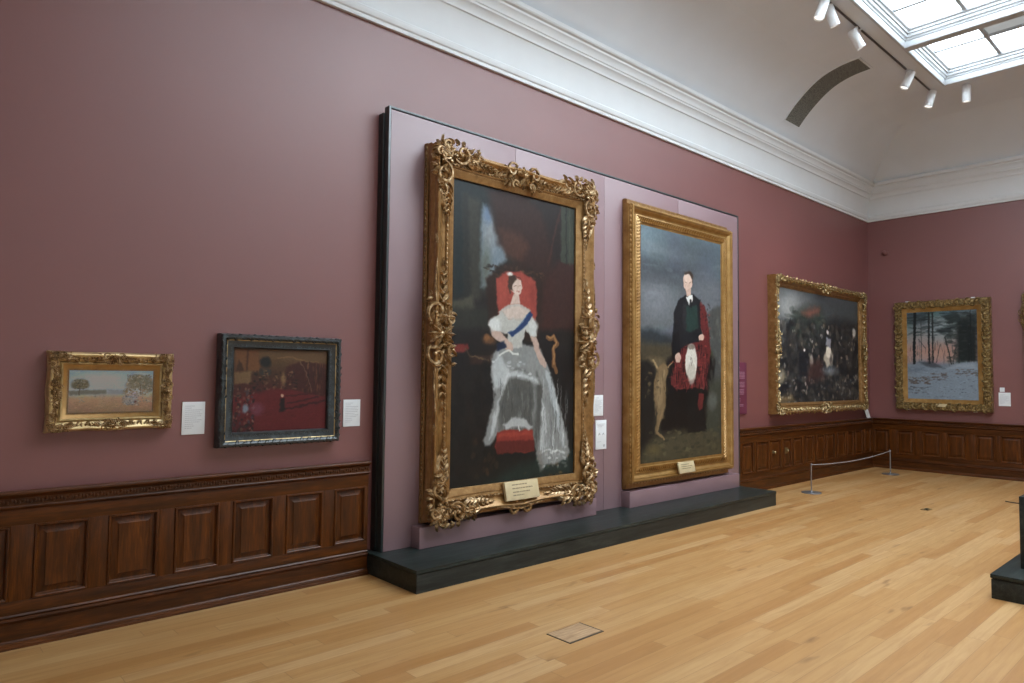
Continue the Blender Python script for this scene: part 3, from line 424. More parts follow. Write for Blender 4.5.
    '0.023,0.032,0],["e",[112,60,80],0.02,0.7,[0.188,0.463],0.053,0.047,0],["p",[28,14,16],0.006,1,[[0.367,0.384],[0.405,0.384],[0.412,0.487],[0.366,0.49]]],["e",[190,150,120],0.004,1,['
    '0.383,0.364],0.01,0.012,0],["s",[[104,18,22],[74,10,14]],50,[0.167,0.377,0.755,0.633],0.05,0.01,0.4],["n",8,0.01,0.01,null]]}}')
make_materials()
# ------------------------------------------------------------------ room shell
def ring_strip(prof, side, mat, name, close_back=None):
    """sweep (inset, z) along one wall with mitred ends"""
    rows = []
    for t, z in prof:
        if side == 'left': rows.append([(XF+t, WY-t, z), (X1-t, WY-t, z)])
        if side == 'back': rows.append([(X1-t, WY-t, z), (X1-t, YR+t, z)])
        if side == 'right': rows.append([(X1-t, YR+t, z), (XF+t, YR+t, z)])
        if side == 'front': rows.append([(XF+t, YR+t, z), (XF+t, WY-t, z)])
    b = MB(); b.grid(rows); return b
struct(MB().box(XF-.1, X1+.1, YR-.1, WY+.1, -.12, 0).build('floor', 'floor', smooth=False))
struct(MB().box(XF-.1, X1+.1, WY, WY+.12, 0, 5.6).build('wall_left', 'wall', smooth=False))
struct(MB().box(X1, X1+.12, YR-.1, WY+.12, 0, 5.6).build('wall_back', 'wall', smooth=False))
struct(MB().box(XF-.1, X1+.1, YR-.12, YR, 0, 5.6).build('wall_right', 'pale', smooth=False))
struct(MB().box(XF-.12, XF, YR-.1, WY+.12, 0, 5.6).build('wall_front', 'pale', smooth=False))
# coved ceiling: quarter-ellipse springing from the cornice, mitred in the corners, then flat round the laylight
SKY_Y0, SKY_Y1, SKY_X1, SKY_X0 = -1.955, -6.115, 12.126, 1.73
_cp = [(.12, 5.50), (.22, 5.61), (.31, 5.735), (.43, 5.88), (.56, 6.01), (.75, 6.165), (.94, 6.268), (1.18, 6.335), (1.46, 6.36), (1.6, 6.36)]
cove = []
for i in range(1, len(_cp)-2):     # a smooth curve through the surveyed points
    for q in range(6):
        t = q/6; P = [Vector(v) for v in _cp[i-1:i+3]]
        v = .5*(2*P[1]+(P[2]-P[0])*t+(2*P[0]-5*P[1]+4*P[2]-P[3])*t*t+(3*P[1]-P[0]-3*P[2]+P[3])*t**3); cove.append((v.x, min(v.y, H)))
cove = [_cp[0]]+cove+[(1.46, H)]
def rect(t, z): return [(XF+t, WY-t, z), (X1-t, WY-t, z), (X1-t, YR+t, z), (XF+t, YR+t, z)]
cb = MB(); rows = [rect(t, z) for t, z in cove]
rows.append([(SKY_X0, SKY_Y0, H), (SKY_X1, SKY_Y0, H), (SKY_X1, SKY_Y1, H), (SKY_X0, SKY_Y1, H)])
cb.grid(rows, closed_u=True); ceiling = struct(cb.build('ceiling', 'plaster', angle=25))
# the attic slab that closes the room above the laylight frames
struct(MB().box(XF-.1, X1+.1, YR-.1, WY+.1, 6.95, 7.05).build('ceiling', 'plaster', smooth=False))
corn = [(0, 4.83), (.03, 4.83), (.03, 4.865), (.042, 4.875), (.05, 4.895), (.05, 4.93), (.038, 4.945), (.03, 4.95), (.03, 4.965), (.034, 5.05), (.044, 5.15), (.06, 5.235), (.075, 5.262), (.09, 5.268), (.09, 5.29), (.098, 5.31),
        (.115, 5.335), (.14, 5.35), (.14, 5.372), (.15, 5.38), (.152, 5.40), (.165, 5.43), (.19, 5.452), (.19, 5.475), (.215, 5.485), (.225, 5.50), (.225, 5.54), (.20, 5.552), (.15, 5.56)]
corn = [(t*1.06, z) for t, z in corn]
for i, sd in enumerate(('left', 'back', 'right', 'front')):
    struct(ring_strip(corn, sd, 'cornice', 'c').build('trim_%d' % (i+1), 'cornice', angle=28))
# laylight: bays of opaline panes in a stepped white curb
def skylight(n, xa, xb, ncols, nrows, blind=()):
    root = struct(empty('window_%d' % n, ((xa+xb)/2, (SKY_Y0+SKY_Y1)/2, H)))
    hx, hy = (xb-xa)/2, (SKY_Y0-SKY_Y1)/2
    prof = [(-.004, .0), (-.004, -.028), (.012, -.034), (.03, -.028), (.038, -.010), (.038, .055), (.05, .062), (.056, .08), (.075, .095), (.08, .13), (.098, .135), (.10, .16), (.125, .175), (.135, .20), (.135, .24)]
    b = MB(); b.grid([[(-hx+t, hy-t, z), (hx-t, hy-t, z), (hx-t, -hy+t, z), (-hx+t, -hy+t, z)] for t, z in prof], closed_u=True)
    b.build('curb', 'white', root, angle=30)
    ix, iy, zp = hx-.135, hy-.135, .215
    bars = MB()
    for i in range(1, nrows): x = -ix+2*ix*i/nrows; bars.box(x-.025, x+.025, -iy, iy, zp-.03, zp+.02, .004)
    for j in range(1, ncols): y = iy-2*iy*j/ncols; bars.box(-ix, ix, y-.025, y+.025, zp-.035, zp+.02, .004)
    bars.build('glazing_bar', 'bar', root)
    gl, bl = MB(), MB()
    for i in range(nrows):
        for j in range(ncols):
            x0, x1 = -ix+2*ix*i/nrows, -ix+2*ix*(i+1)/nrows; y0, y1 = iy-2*iy*(j+1)/ncols, iy-2*iy*j/ncols
            (bl if (i, j) in blind else gl).box(x0, x1, y0, y1, zp, zp+.012)
    gl.build('glass', {1: 'pane_dim', 2: 'pane_dim', 5: 'pane_end'}.get(n, 'pane'), root, smooth=False)
    if blind: bl.build('blind_panel', 'blind', root, smooth=False)
    return root
skylight(1, 10.44, SKY_X1, 6, 2, blind=[(0, j) for j in range(1, 6)])
xe, n = 10.35, 2
while xe > 2.5:
    skylight(n, max(xe-2.08, SKY_X0), xe, 6, 3); xe -= 2.17; n += 1
bm_ = MB(); xe = 10.35
while xe > 2.5:
    bm_.box(xe, xe+.09, SKY_Y1, SKY_Y0, H-.03, H+.24, .004); xe -= 2.17
struct(bm_.build('trim_5', 'white'))

# wainscot ---------------------------------------------------------------------
DZ0, DZ1 = .285, .745
def wainscot(name, loc, rz, xa, xb, panels, doors, mh, label_side):
    root = struct(empty(name, loc, rz))
    wy = .03
    r = MB()
    r.box(xa, xb, -.008, wy, .02, .93)
    r.box(xa, xb, -.032, -.004, .17, DZ0, .003); r.box(xa, xb, -.032, -.004, DZ1, .875, .003)
    r.build('rail', mh, root)
    edges = [xa]+[e for p in panels for e in p]+[xb]
    for a, b in zip(edges[::2], edges[1::2]):
        MB().box(a, b, -.0315, -.004, DZ0-.001, DZ1+.001, .002).build('stile', 'oakz', root)
    for k, (a, b) in enumerate(panels):
        m = MB(); rings = []
        for t, y in ((0, -.006), (0, -.033), (.004, -.040), (.012, -.041), (.018, -.036), (.021, -.018), (.026, -.013), (.036, -.014), (.062, -.026), (.066, -.030), (.07, -.030)):
            rings.append([(a+t, y, DZ0+t), (b-t, y, DZ0+t), (b-t, y, DZ1-t), (a+t, y, DZ1-t)])
        m.grid(rings, closed_u=True); m.poly(rings[-1])
        p = m.build('cupboard_door' if k in doors else 'panel', 'oakz', root, angle=20)
        if k in doors:
            kx, kz = doors[k]
            if kz == 0:
                d = MB(); rot = Matrix.Rotation(PI/2, 3, 'X'); d.lathe([(.03, 0), (.03, .004), (.012, .008), (.01, .025), (.02, .032), (.024, .042), (.018, .052), (.004, .055)], (kx, -.03, .55), 18, rot)
                d.build('knob', 'brass', p)
            else:
                d = MB(); d.box(kx-.05, kx+.05, -.036, -.03, .50, .60, .002); d.tube([(kx-.025+.05*i/8*1, -.05-.012*math.sin(PI*i/8), .565-.035*math.sin(PI*i/8)) for i in range(9)], .005); d.build('handle', 'brass', p)
    # dado rail: cap, carved band, bead
    prof = [(.0, .955), (-.062, .955), (-.068, .948), (-.068, .938), (-.060, .930), (-.052, .926), (-.046, .918), (-.042, .914), (-.042, .872), (-.048, .868), (-.052, .862), (-.050, .855), (-.042, .850), (-.034, .842), (-.030, .84)]
    m = MB(); m.grid([[(xa, y, z), (xb, y, z)] for y, z in prof]); m.build('dado_rail', mh, root, angle=30)
    c = MB(); x = xa+.03
    while x < xb-.03:
        for s in (-1, 1):
            c.blob((x+s*.011, -.042, .894+s*.006), .010, .008, .013, 7, 4)
        c.blob((x+.03, -.042, .893), .006, .006, .016, 6, 4); x += .06
    c.build('carved_band', mh, root, weld=False)
    return root
def skirting(name, loc, rz, xa, xb, mh):
    prof = [(.03, .205), (-.030, .205), (-.036, .200), (-.040, .192), (-.036, .186), (-.034, .182), (-.042, .176), (-.044, .168), (-.040, .160), (-.034, .155), (-.030, .15), (-.030, .05), (-.036, .046), (-.04, .040), (-.042, .034), (-.05, .03), (-.052, .02), (-.058, .016), (-.060, .008), (-.060, 0)]
    m = MB(); m.grid([[(xa, y, z), (xb, y, z)] for y, z in prof])
    o = struct(m.build(name, mh, angle=30)); o.location = loc; o.rotation_euler = (0, 0, rz); return o
near = [(-1.48, -1.19), (-1.09, -.78), (-.66, -.35), (-.13, .17), (.28, .595), (.716, 1.017), (1.124, 1.433), (1.537, 1.844), (1.942, 2.252), (2.355, 2.668), (2.770, 3.06)]
far = [(9.32, 9.655), (9.748, 10.115), (10.17, 10.52), (10.604, 10.888), (10.948, 11.272), (11.397, 11.708), (11.806, 12.13), (12.20, 12.54), (12.66, 13.0), (13.08, 13.385), (13.46, 13.81), (13.89, 14.2)]
nn = len(near)
wainscot('trim_6', (0, 0, 0), 0, -1.55, 3.088, near, {}, 'oakx', 'left')
wainscot('trim_8', (0, 0, 0), 0, 9.04, 14.33, far, {2: (10.262, 0), 3: (10.703, 1)}, 'oakx', 'left')
skirting('baseboard_left', (0, 0, 0), 0, -1.55, 3.088, 'oakx'); skirting('baseboard_left', (0, 0, 0), 0, 9.04, 14.33, 'oakx')
bpan = [(.06, .334), (.467, .766), (.893, 1.202), (1.298, 1.604), (1.742, 2.033), (2.115, 2.43), (2.53, 2.84), (2.94, 3.25), (3.35, 3.66), (3.76, 4.07), (4.17, 4.48), (4.58, 4.89)]
wainscot('trim_7', (14.33, 0, 0), -PI/2, 0.0, 5.6, bpan, {}, 'oakx', 'back')
skirting('baseboard_back', (14.33, 0, 0), -PI/2, 0.0, 5.6, 'oakx')

# ------------------------------------------------------------------ picture frames
# picture space: a = right, b = up, w = out of the wall -> object (a, -w, b)
def loc3(a, b, w): return (a, -w, b)
def sweep(x0, x1, z0, z1, W, prof, g=None, N=1, mb=None):
    """mitred moulding round the sight rectangle; t = 0 outer edge .. 1 sight edge"""
    mb = mb or MB(); g = g or (lambda s, side: 1.0)
    Wx, Wz = W if hasattr(W, '__len__') else (W, W)
    cx, cz, hx, hz = (x0+x1)/2, (z0+z1)/2, (x1-x0)/2, (z1-z0)/2
    for side in range(4):
        rows = []
        for i in range(N+1):
            s = -1+2*i/N; r = []
            for t, w in prof:
                e = (1-t)
                if side == 0: p = (cx+s*(hx+e*Wx), z0-e*Wz*g(s, 0))
                elif side == 1: p = (x1+e*Wx*g(s, 1), cz+s*(hz+e*Wz))
                elif side == 2: p = (cx-s*(hx+e*Wx), z1+e*Wz*g(s, 2))
                else: p = (x0-e*Wx*g(s, 3), cz-s*(hz+e*Wz))
                r.append(loc3(p[0], p[1], w))
            rows.append(r)
        mb.grid(rows)
    return mb
def leaf(mb, a, b, ang, L, Wd, w0, lift, bend=0.0, n=6):
    """an acanthus-like leaf: ridged, tapering, curling"""
    rows = []; x, y, th = a, b, ang
    for i in range(n+1):
        q = i/n; wd = Wd*.5*(math.sin(PI*(.14+.84*q))**.75)*(1.0 if i % 2 else .78)
        nx, ny = -math.sin(th), math.cos(th); h = w0+lift*math.sin(PI*min(1, .25+.75*q))
        rows.append([loc3(x+nx*wd*k, y+ny*wd*k, h-abs(k)**1.5*lift*.9-(.0 if k else -lift*.15)) for k in (1, .55, 0, -.55, -1)])
        x += math.cos(th)*L/n; y += math.sin(th)*L/n; th += bend/n
    mb.grid(rows)
def scroll(mb, a, b, r, a0, turn, rad, w0, n=26, tail=0.0):
    """a C-scroll: a thick strand winding into a volute with a boss"""
    pts, rr = [], []
    for i in range(n+1):
        q = i/n; R = r*(1-.80*q); th = a0+turn*q
        pts.append(loc3(a+R*math.cos(th), b+R*math.sin(th), w0+rad*.5*q)); rr.append(rad*(.55+.6*math.sin(PI*min(1, .15+.8*q))))
    mb.tube(pts, rr, 6); e = pts[-1]; mb.blob((e[0], e[1], e[2]), rad*1.25, rad*1.1, rad*1.25, 7, 5)
def spray(mb, a, b, ang, L, S, w0, n=5, rng=random):
    """leaves alternating along a stem, dying away"""
    dx, dy = math.cos(ang), math.sin(ang)
    for i in range(n):
        q = i/n; s = S*(1-.6*q); px, py = a+dx*L*q, b+dy*L*q
        for k in (1, -1):
            leaf(mb, px, py, ang+k*(.75+.3*rng.random()), s*1.1, s*.55, w0, s*.22, -k*.9, 5)
        mb.blob(loc3(px, py, w0+s*.12), s*.14, s*.14, s*.14, 6, 4)
    leaf(mb, a+dx*L, b+dy*L, ang, S*.7, S*.3, w0, S*.12, 0, 5)
def corner_orn(S, w0, seed, out=.14, dense=1):
    """bottom-left corner cluster; arms run along +a and +b from the outer corner (0,0)"""
    rng = random.Random(seed); m = MB(); k = S
    for f in (0, 1):
        t = MB()
        scroll(t, .44*k, .15*k, .15*k, PI*.95, -PI*2.3, .021*k, w0+.02*k); scroll(t, .66*k, .13*k, .09*k, PI*1.05, -PI*2.1, .016*k, w0+.015*k)
        scroll(t, .20*k, .08*k, .10*k, PI*.1, PI*2.1, .018*k, w0+.04*k)
        spray(t, .55*k, .22*k, .02, .42*k, .15*k, w0, 6, rng)
        for i in range(3): leaf(t, .30*k+.08*k*i, .05*k, -PI/2-.5+.25*i, (.10-.01*i)*k, .08*k, w0+.01*k, .04*k, -.8+.5*i)
        for i in range(16*dense): q = rng.random()**1.3; leaf(t, (.06+.62*q)*k, (.26-.14*q)*k*rng.uniform(.1, 1.1)+.03*k, rng.uniform(-PI, PI), rng.uniform(.07, .13)*k, rng.uniform(.035, .06)*k, w0+rng.uniform(0, .035)*k, .028*k, rng.uniform(-1.6, 1.6), 4)
        for i in range(5*dense): q = rng.random(); t.blob(loc3((.1+.5*q)*k, rng.uniform(.04, .25)*k, w0+.03*k), .016*k, .016*k, .016*k, 6, 4)
        leaf(t, .62*k, .10*k, .15, .3*k, .10*k, w0, .03*k, .5)
        if f == 0: m.merge(t)
        else: m.merge(t, lambda p: (p[2], p[1], p[0]))
    for i in range(7): leaf(m, .17*k, .17*k, PI*1.25+(i-3)*.36, (.15+out*.2)*k, .085*k, w0+.02*k, .04*k, (i-3)*.45)
    for f in (1, -1): scroll(m, .17*k, .17*k, .10*k, PI*.25, f*PI*2.2, .020*k, w0+.035*k)
    m.blob(loc3(.2*k, .2*k, w0+.04*k), .035*k, .03*k, .035*k, 9, 6)
    for i in range(6): m.blob(loc3(.2*k+.1*k*math.cos(i*1.05), .2*k+.1*k*math.sin(i*1.05), w0+.04*k), .03*k, .03*k, .03*k, 6, 4)
    return m
def centre_orn(S, w0, seed, dense=1):
    """symmetrical cartouche on a member; a along the member, +b outward, centred on (0,0)"""
    rng = random.Random(seed); m = MB(); k = S
    for sx in (1, -1):
        t = MB(); scroll(t, .24*k, .05*k, .13*k, PI*.8, -PI*2.1, .022*k, w0+.02*k); scroll(t, .17*k, -.16*k, .08*k, -PI*.3, PI*2, .018*k, w0+.02*k)
        spray(t, .36*k, -.03*k, -.05, .40*k, .15*k, w0, 4, rng)
        for i in range(11*dense): leaf(t, rng.uniform(.04, .42)*k, rng.uniform(-.2, .12)*k, rng.uniform(-PI, PI), rng.uniform(.07, .13)*k, .05*k, w0+rng.uniform(.0, .035)*k, .026*k, rng.uniform(-1.5, 1.5), 4)
        m.merge(t, (lambda p: p) if sx == 1 else (lambda p: (-p[0], p[1], p[2])))
    for i in range(5): leaf(m, 0, -.02*k, PI/2+(i-2)*.5, .17*k, .075*k, w0+.025*k, .04*k, (i-2)*.35)
    for i in range(3): leaf(m, 0, -.05*k, -PI/2+(i-1)*.6, .17*k, .07*k, w0+.02*k, .04*k)
    m.blob(loc3(0, 0, w0+.04*k), .04*k, .03*k, .045*k, 9, 6)
    return m
def place(m, sa, sb, oa, ob, swap=False):
    """mirror/turn an ornament into position; swap turns a member ornament onto a vertical side"""
    r = MB()
    r.merge(m, (lambda p: (oa+sa*p[2], p[1], ob+sb*p[0])) if swap else (lambda p: (oa+sa*p[0], p[1], ob+sb*p[2])))
    return r
def bead_row(mb, x0, x1, z0, z1, w, pitch, rx, rw):
    """small carved beads round a rectangle"""
    for (ax, az), (bx, bz) in (((x0, z0), (x1, z0)), ((x1, z0), (x1, z1)), ((x1, z1), (x0, z1)), ((x0, z1), (x0, z0))):
        L = math.hypot(bx-ax, bz-az); n = max(2, int(L/pitch)); hz = abs(bx-ax) > abs(bz-az)
        for i in range(n):
            q = (i+.5)/n; x, z = ax+(bx-ax)*q, az+(bz-az)*q
            mb.blob(loc3(x, z, w), rx if hz else rx*.6, rw, rx*.6 if hz else rx, 6, 4)
def carve_run(mb, p, q, out, S, w0, rng, amp=.3):
    """running foliage between two points on a member: leaves each side of a waving stem, with buds"""
    L = math.hypot(q[0]-p[0], q[1]-p[1]); d = ((q[0]-p[0])/L, (q[1]-p[1])/L); ang = math.atan2(d[1], d[0]); n = max(2, int(L/(S*.55)))
    for i in range(n):
        t = (i+.5)/n; k = 1 if i % 2 else -1; off = amp*S*.5*k
        x, y = p[0]+d[0]*L*t-d[1]*off, p[1]+d[1]*L*t+d[0]*off
        leaf(mb, x, y, ang+k*(1.0+rng.uniform(-.3, .3)), S*.72, S*.34, w0, S*.17, -k*1.3, 5)
        leaf(mb, x, y, ang-k*(1.9+rng.uniform(-.3, .3)), S*.55, S*.28, w0, S*.14, k*.9, 4)
        mb.blob(loc3(x, y, w0+S*.10), S*.13, S*.12, S*.13, 6, 4)
def lin(c): return np.where(c <= .04045, c/12.92, ((c+.055)/1.055)**2.4)
def canvas(name, parent, spec, x0, z0, w, nx, ny, k=1.0, size=None):
    im = lin(paint(spec, nx, ny))*ART_K*k; im = im*.86+.14*(im @ np.array([.3, .5, .2]))[..., None]; W, Hh = size or (spec['W'], spec['H'])  # greyed slightly, putting the sheen haze into the paint colours
    xs, zs = np.linspace(x0, x0+W, nx), np.linspace(z0+Hh, z0, ny)
    X, Z = np.meshgrid(xs, zs); V = np.stack([X, np.full_like(X, -w), Z], -1).reshape(-1, 3)
    i = np.arange(nx*ny).reshape(ny, nx); F = np.stack([i[1:, :-1], i[1:, 1:], i[:-1, 1:], i[:-1, :-1]], -1).reshape(-1, 4)
    me = bpy.data.meshes.new(name); me.from_pydata(V.tolist(), [], F.tolist())
    at = me.attributes.new('paint', 'FLOAT_COLOR', 'POINT')
    col = np.concatenate([np.clip(im.reshape(-1, 3), 0, .95), np.ones((nx*ny, 1))], 1).astype(np.float32)
    at.data.foreach_set('color', col.ravel()); me.materials.append(M['canvas'])
    o = bpy.data.objects.new(name, me); COL.objects.link(o); o.parent = parent; return o
def text_lines(mb, x0, x1, rows, w, z_list, hgt, seed, plane=None):
    """rows of illegible small print, each word a raised dash"""
    rng = random.Random(seed)
    for z, frac in z_list:
        x = x0
        while x < x0+(x1-x0)*frac-.002:
            L = min(rng.uniform(.05, .14)*(x1-x0), x0+(x1-x0)*frac-x); mb.box(x, x+L, -w-.0012, -w+.0002, z-hgt/2, z+hgt/2); x += L+.022*(x1-x0)

# --- gown portrait in the swept rococo frame
ART = json.loads(PAINT)
g1 = tag(empty('framed_picture', (4.6145, -.12, .367)), 'tall portrait of a seated woman in silvery gown, in a scrolled gilt frame', 'painting')
hx, s0, s1 = .8305, .305, 3.155
GW = (.262, .265)
gfun = lambda s, side: (.84+.16*max(abs(s), 0)**6+.10*math.exp(-(s/.17)**2)) if side in (0, 2) else (.90+.10*abs(s)**8+.05*math.exp(-(s/.12)**2))
prof = [(.0, .12), (.0, .185), (.03, .20), (.045, .215), (.03, .235), (.03, .255), (.06, .275), (.11, .283), (.15, .278), (.22, .250), (.36, .222), (.50, .212), (.55, .214), (.56, .226), (.60, .232), (.66, .226), (.68, .212), (.72, .210), (.73, .216), (.78, .212), (1.0, .184), (1.0, .160)]
prof = [(t, w*.765) for t, w in prof]
fr = sweep(-hx, hx, s0, s1, GW, prof, gfun, 48).build('frame', 'gold', g1, angle=35)
bx = MB()
bp = [(.0, .0), (.0, .035), (.012, .05), (.03, .055), (.05, .045), (.07, .04), (.07, .10), (.10, .13), (.13, .15), (.30, .15)]
sweep(-hx, hx, s0, s1, (.235, .29), bp, None, 1, bx); bx.build('frame_box', 'gold', g1)
beads = MB(); bead_row(beads, -hx-.095, hx+.095, s0-.099, s1+.099, .175, .042, .017, .012); beads.build('bead_moulding', 'goldor', fr, weld=False)
sb = MB(); zz = .0
for sx in (-1,):
    z = .05
    while z < 3.4: sb.blob(loc3(sx*(hx+.235), z, .03), .008, .012, .022, 6, 4); z += .05
sb.build('edge_beading', 'golddark', fr, weld=False)
co = corner_orn(.72, .195, 4, dense=2)
for sa, sb_ in ((1, 1), (-1, 1), (1, -1), (-1, -1)):
    place(co, sa, sb_, -sa*(hx+.275), (s0-.315) if sb_ == 1 else (s1+.315)).build('corner_ornament', 'goldor', fr, weld=False)
ce = centre_orn(.62, .185, 8, 2)
place(ce, 1, 1, 0, s1+.17).build('centre_ornament', 'goldor', fr, weld=False)
sides = centre_orn(.80, .185, 12, 2)
place(sides, 1, 1, hx+.175, (s0+s1)/2-.03, True).build('side_ornament', 'goldor', fr, weld=False)
place(sides, -1, 1, -hx-.175, (s0+s1)/2-.03, True).build('side_ornament', 'goldor', fr, weld=False)
bs = MB()
for k in (1, -1): scroll(bs, k*.10, s0-.245, .085, PI/2, k*PI*1.9, .016, .19)
bs.tube([loc3(-.32+.64*i/20, s0-.235-.022*math.cos(PI*2*(i/20-.5)), .20) for i in range(21)], .012, 6)
bs.build('bottom_scroll', 'goldor', fr, weld=False)
for sx in (-1, 1):   # thin running strands with long tails down the sides
    t = MB()
    for q in (1, -1):
        zc = (s0+s1)/2-.03
        t.tube([loc3(sx*(hx+.225+.012*math.sin(i/12*PI*1.5)), zc+q*(.28+.5*i/12), .205) for i in range(13)], [.012*(1-.5*i/12) for i in range(13)], 6)
        leaf(t, sx*(hx+.225), zc+q*.80, q*PI/2, .10, .04, .20, .02)
        t.build('side_strand', 'goldor', fr, weld=False); t = MB()
canvas('canvas', g1, ART['gown'], -hx, s0, .122, 236, 404, .56, (2*hx, s1-s0))
np_ = MB().box(-.22, .22, -.222, -.185, -.09, .09, .004); pl = np_.build('nameplate', 'plate', g1); pl.location = (.0+.005, 0, .172); pl.rotation_euler = (math.radians(-14), 0, 0)
for ln in [(.055, .7), (.02, .95), (-.015, .8), (-.045, .5)]:
    tx = MB(); text_lines(tx, -.13, .15, 3, .222, [ln], .011, 2); tx.build('engraved_line', 'engrave', pl, smooth=False)

# --- highland portrait in the straight gilt frame
g2 = tag(empty('framed_picture', (7.555, -.12, .367)), 'tall portrait of a standing man in red tartan kilt, in a straight gilt frame', 'painting')
hx, s0, s1 = .90, .301, 3.178
prof = [(0, .03), (0, .10), (.02, .115), (.04, .12), (.06, .15), (.09, .172), (.14, .18), (.20, .178), (.22, .168), (.27, .162), (.31, .15), (.38, .128), (.44, .118), (.50, .116), (.52, .124), (.56, .128), (.58, .128), (.60, .118), (.62, .122), (.70, .126), (.84, .128), (.86, .12), (.88, .112), (1, .104), (1, .09)]
prof = [(t, w*.86) for t, w in prof]
fr = sweep(-hx, hx, s0, s1, (.25, .218), prof).build('frame', 'goldflat', g2, angle=35)
b2 = MB(); sweep(-hx, hx, s0, s1, (.235, .285), [(0, 0), (0, .04), (.03, .06), (.06, .06), (.2, .06)], None, 1, b2); b2.build('frame_box', 'gold', g2)
rp = MB()   # diagonal reeding near the sight edge
L0, Wr = .25, .055
def reed_side(mb, ax, ay, bx_, by, w, out):
    L = math.hypot(bx_-ax, by-ay); n = int(L/.04); d = ((bx_-ax)/L, (by-ay)/L)
    for i in range(n):
        q = (i+.5)/n*L; x, y = ax+d[0]*q, ay+d[1]*q
        p0 = (x-d[0]*.018-out[0]*Wr/2, y-d[1]*.018-out[1]*Wr/2); p1 = (x+d[0]*.018+out[0]*Wr/2, y+d[1]*.018+out[1]*Wr/2)
        mb.tube([loc3(p0[0], p0[1], w), loc3((p0[0]+p1[0])/2, (p0[1]+p1[1])/2, w+.006), loc3(p1[0], p1[1], w)], [.007, .010, .007], 5)
def reed_all(mb, e, w):
    reed_side(mb, -hx-e, s0-e, hx+e, s0-e, w, (0, -1)); reed_side(mb, hx+e, s0-e, hx+e, s1+e, w, (1, 0)); reed_side(mb, hx+e, s1+e, -hx-e, s1+e, w, (0, 1)); reed_side(mb, -hx-e, s1+e, -hx-e, s0-e, w, (-1, 0))
reed_all(rp, .064, .108); rp.build('reeded_moulding', 'goldflat', fr, weld=False)
bd = MB(); bead_row(bd, -hx-.235, hx+.235, s0-.205, s1+.205, .122, .058, .0295, .012); bd.build('bead_moulding', 'goldflat', fr, weld=False)
canvas('canvas', g2, ART['kilt'], -hx, s0, .092, 236, 374, .66, (2*hx, s1-s0))
np_ = MB().box(-.175, .175, -.03, -.012, -.07, .07, .004); pl = np_.build('nameplate', 'plate', g2); pl.location = (-.06, -.15, .20); pl.rotation_euler = (math.radians(-14), 0, 0)
for ln in [(.035, .7), (.01, .95), (-.015, .8)]:
    tx = MB(); text_lines(tx, -.12, .13, 3, .030, [ln], .009, 3); tx.build('engraved_line', 'engrave', pl, smooth=False)

# --- crowd scene near the corner
g3 = tag(empty('framed_picture', (12.055, WY, 1.155)), 'dark crowd scene under smoky sky, gilt framed, on the left wall near the corner', 'painting')
hx, s0, s1 = 1.625, .155, 2.017
prof = [(0, 0), (0, .12), (.03, .145), (.08, .152), (.18, .148), (.34, .125), (.52, .095), (.66, .08), (.70, .086), (.76, .086), (.80, .076), (1, .058), (1, .045)]
fr = sweep(-hx, hx, s0, s1, (.19, .17), prof, lambda s, d: .93+.07*abs(s)**6+.05*math.exp(-(s/.1)**2), 40).build('frame', 'gold', g3, angle=35)
co = corner_orn(.36, .145, 21, dense=2); ce = centre_orn(.46, .135, 22, 2)
for sa, sb_ in ((1, 1), (-1, 1), (1, -1), (-1, -1)): place(co, sa, sb_, -sa*(hx+.19), (s0-.175) if sb_ == 1 else (s1+.175)).build('corner_ornament', 'golddark', fr, weld=False)
for o in (place(ce, 1, 1, 0, s1+.12), place(ce, 1, -1, 0, s0-.12), place(ce, 1, 1, hx+.12, (s0+s1)/2, True), place(ce, -1, 1, -hx-.12, (s0+s1)/2, True)): o.build('centre_ornament', 'golddark', fr, weld=False)
rng = random.Random(5); e = .13
for a, b in (((-hx, s0-e), (hx, s0-e)), ((-hx, s1+e), (hx, s1+e)), ((hx+e, s0), (hx+e, s1)), ((-hx-e, s0), (-hx-e, s1))):
    cv = MB(); carve_run(cv, a, b, 0, .10, .135, rng); cv.build('carved_border', 'golddark', fr, weld=False)
canvas('canvas', g3, ART['crowd'], -hx, s0, .052, 320, 184, .95, (2*hx, s1-s0))

# --- snowy forest on the back wall
g4 = tag(empty('framed_picture', (X1, -1.2525, 1.165), -PI/2), 'snowy pine forest at sunset in a carved gilt frame, on the back wall', 'painting')
hx, s0, s1 = .5675, .185, 1.805
prof = [(0, 0), (0, .09), (.03, .11), (.08, .125), (.2, .128), (.4, .125), (.52, .118), (.58, .108), (.62, .104)]
ox = hx+.075
fr = sweep(-hx, hx, s0, s1, .205, prof).build('frame', 'golddark', g4, angle=35)
sl = sweep(-hx, hx, s0, s1, .08, [(0, .095), (0, .108), (.1, .112), (.25, .108), (1, .092), (1, .08)]).build('slip', 'goldflat', g4)
cv = MB(); rng = random.Random(6)
for e, S in ((.142, .135), (.10, .05)):
    for a, b in (((-hx-.1, s0-e), (hx+.1, s0-e)), ((-hx-.1, s1+e), (hx+.1, s1+e)), ((hx+e, s0-.1), (hx+e, s1+.1)), ((-hx-e, s0-.1), (-hx-e, s1+.1))): carve_run(cv, a, b, 0, S, .122, rng)
cv.build('carved_border', 'golddark', fr, weld=False)
bd = MB(); bead_row(bd, -hx-.085, hx+.085, s0-.085, s1+.085, .112, .03, .012, .01); bd.build('bead_moulding', 'golddark', fr, weld=False)
co = corner_orn(.24, .122, 31)
for sa, sb_ in ((1, 1), (-1, 1), (1, -1), (-1, -1)): place(co, sa, sb_, -sa*(hx+.20), (s0-.20) if sb_ == 1 else (s1+.20)).build('corner_ornament', 'golddark', fr, weld=False)
canvas('canvas', g4, ART['forest'], -hx, s0, .084, 200, 286, .56)
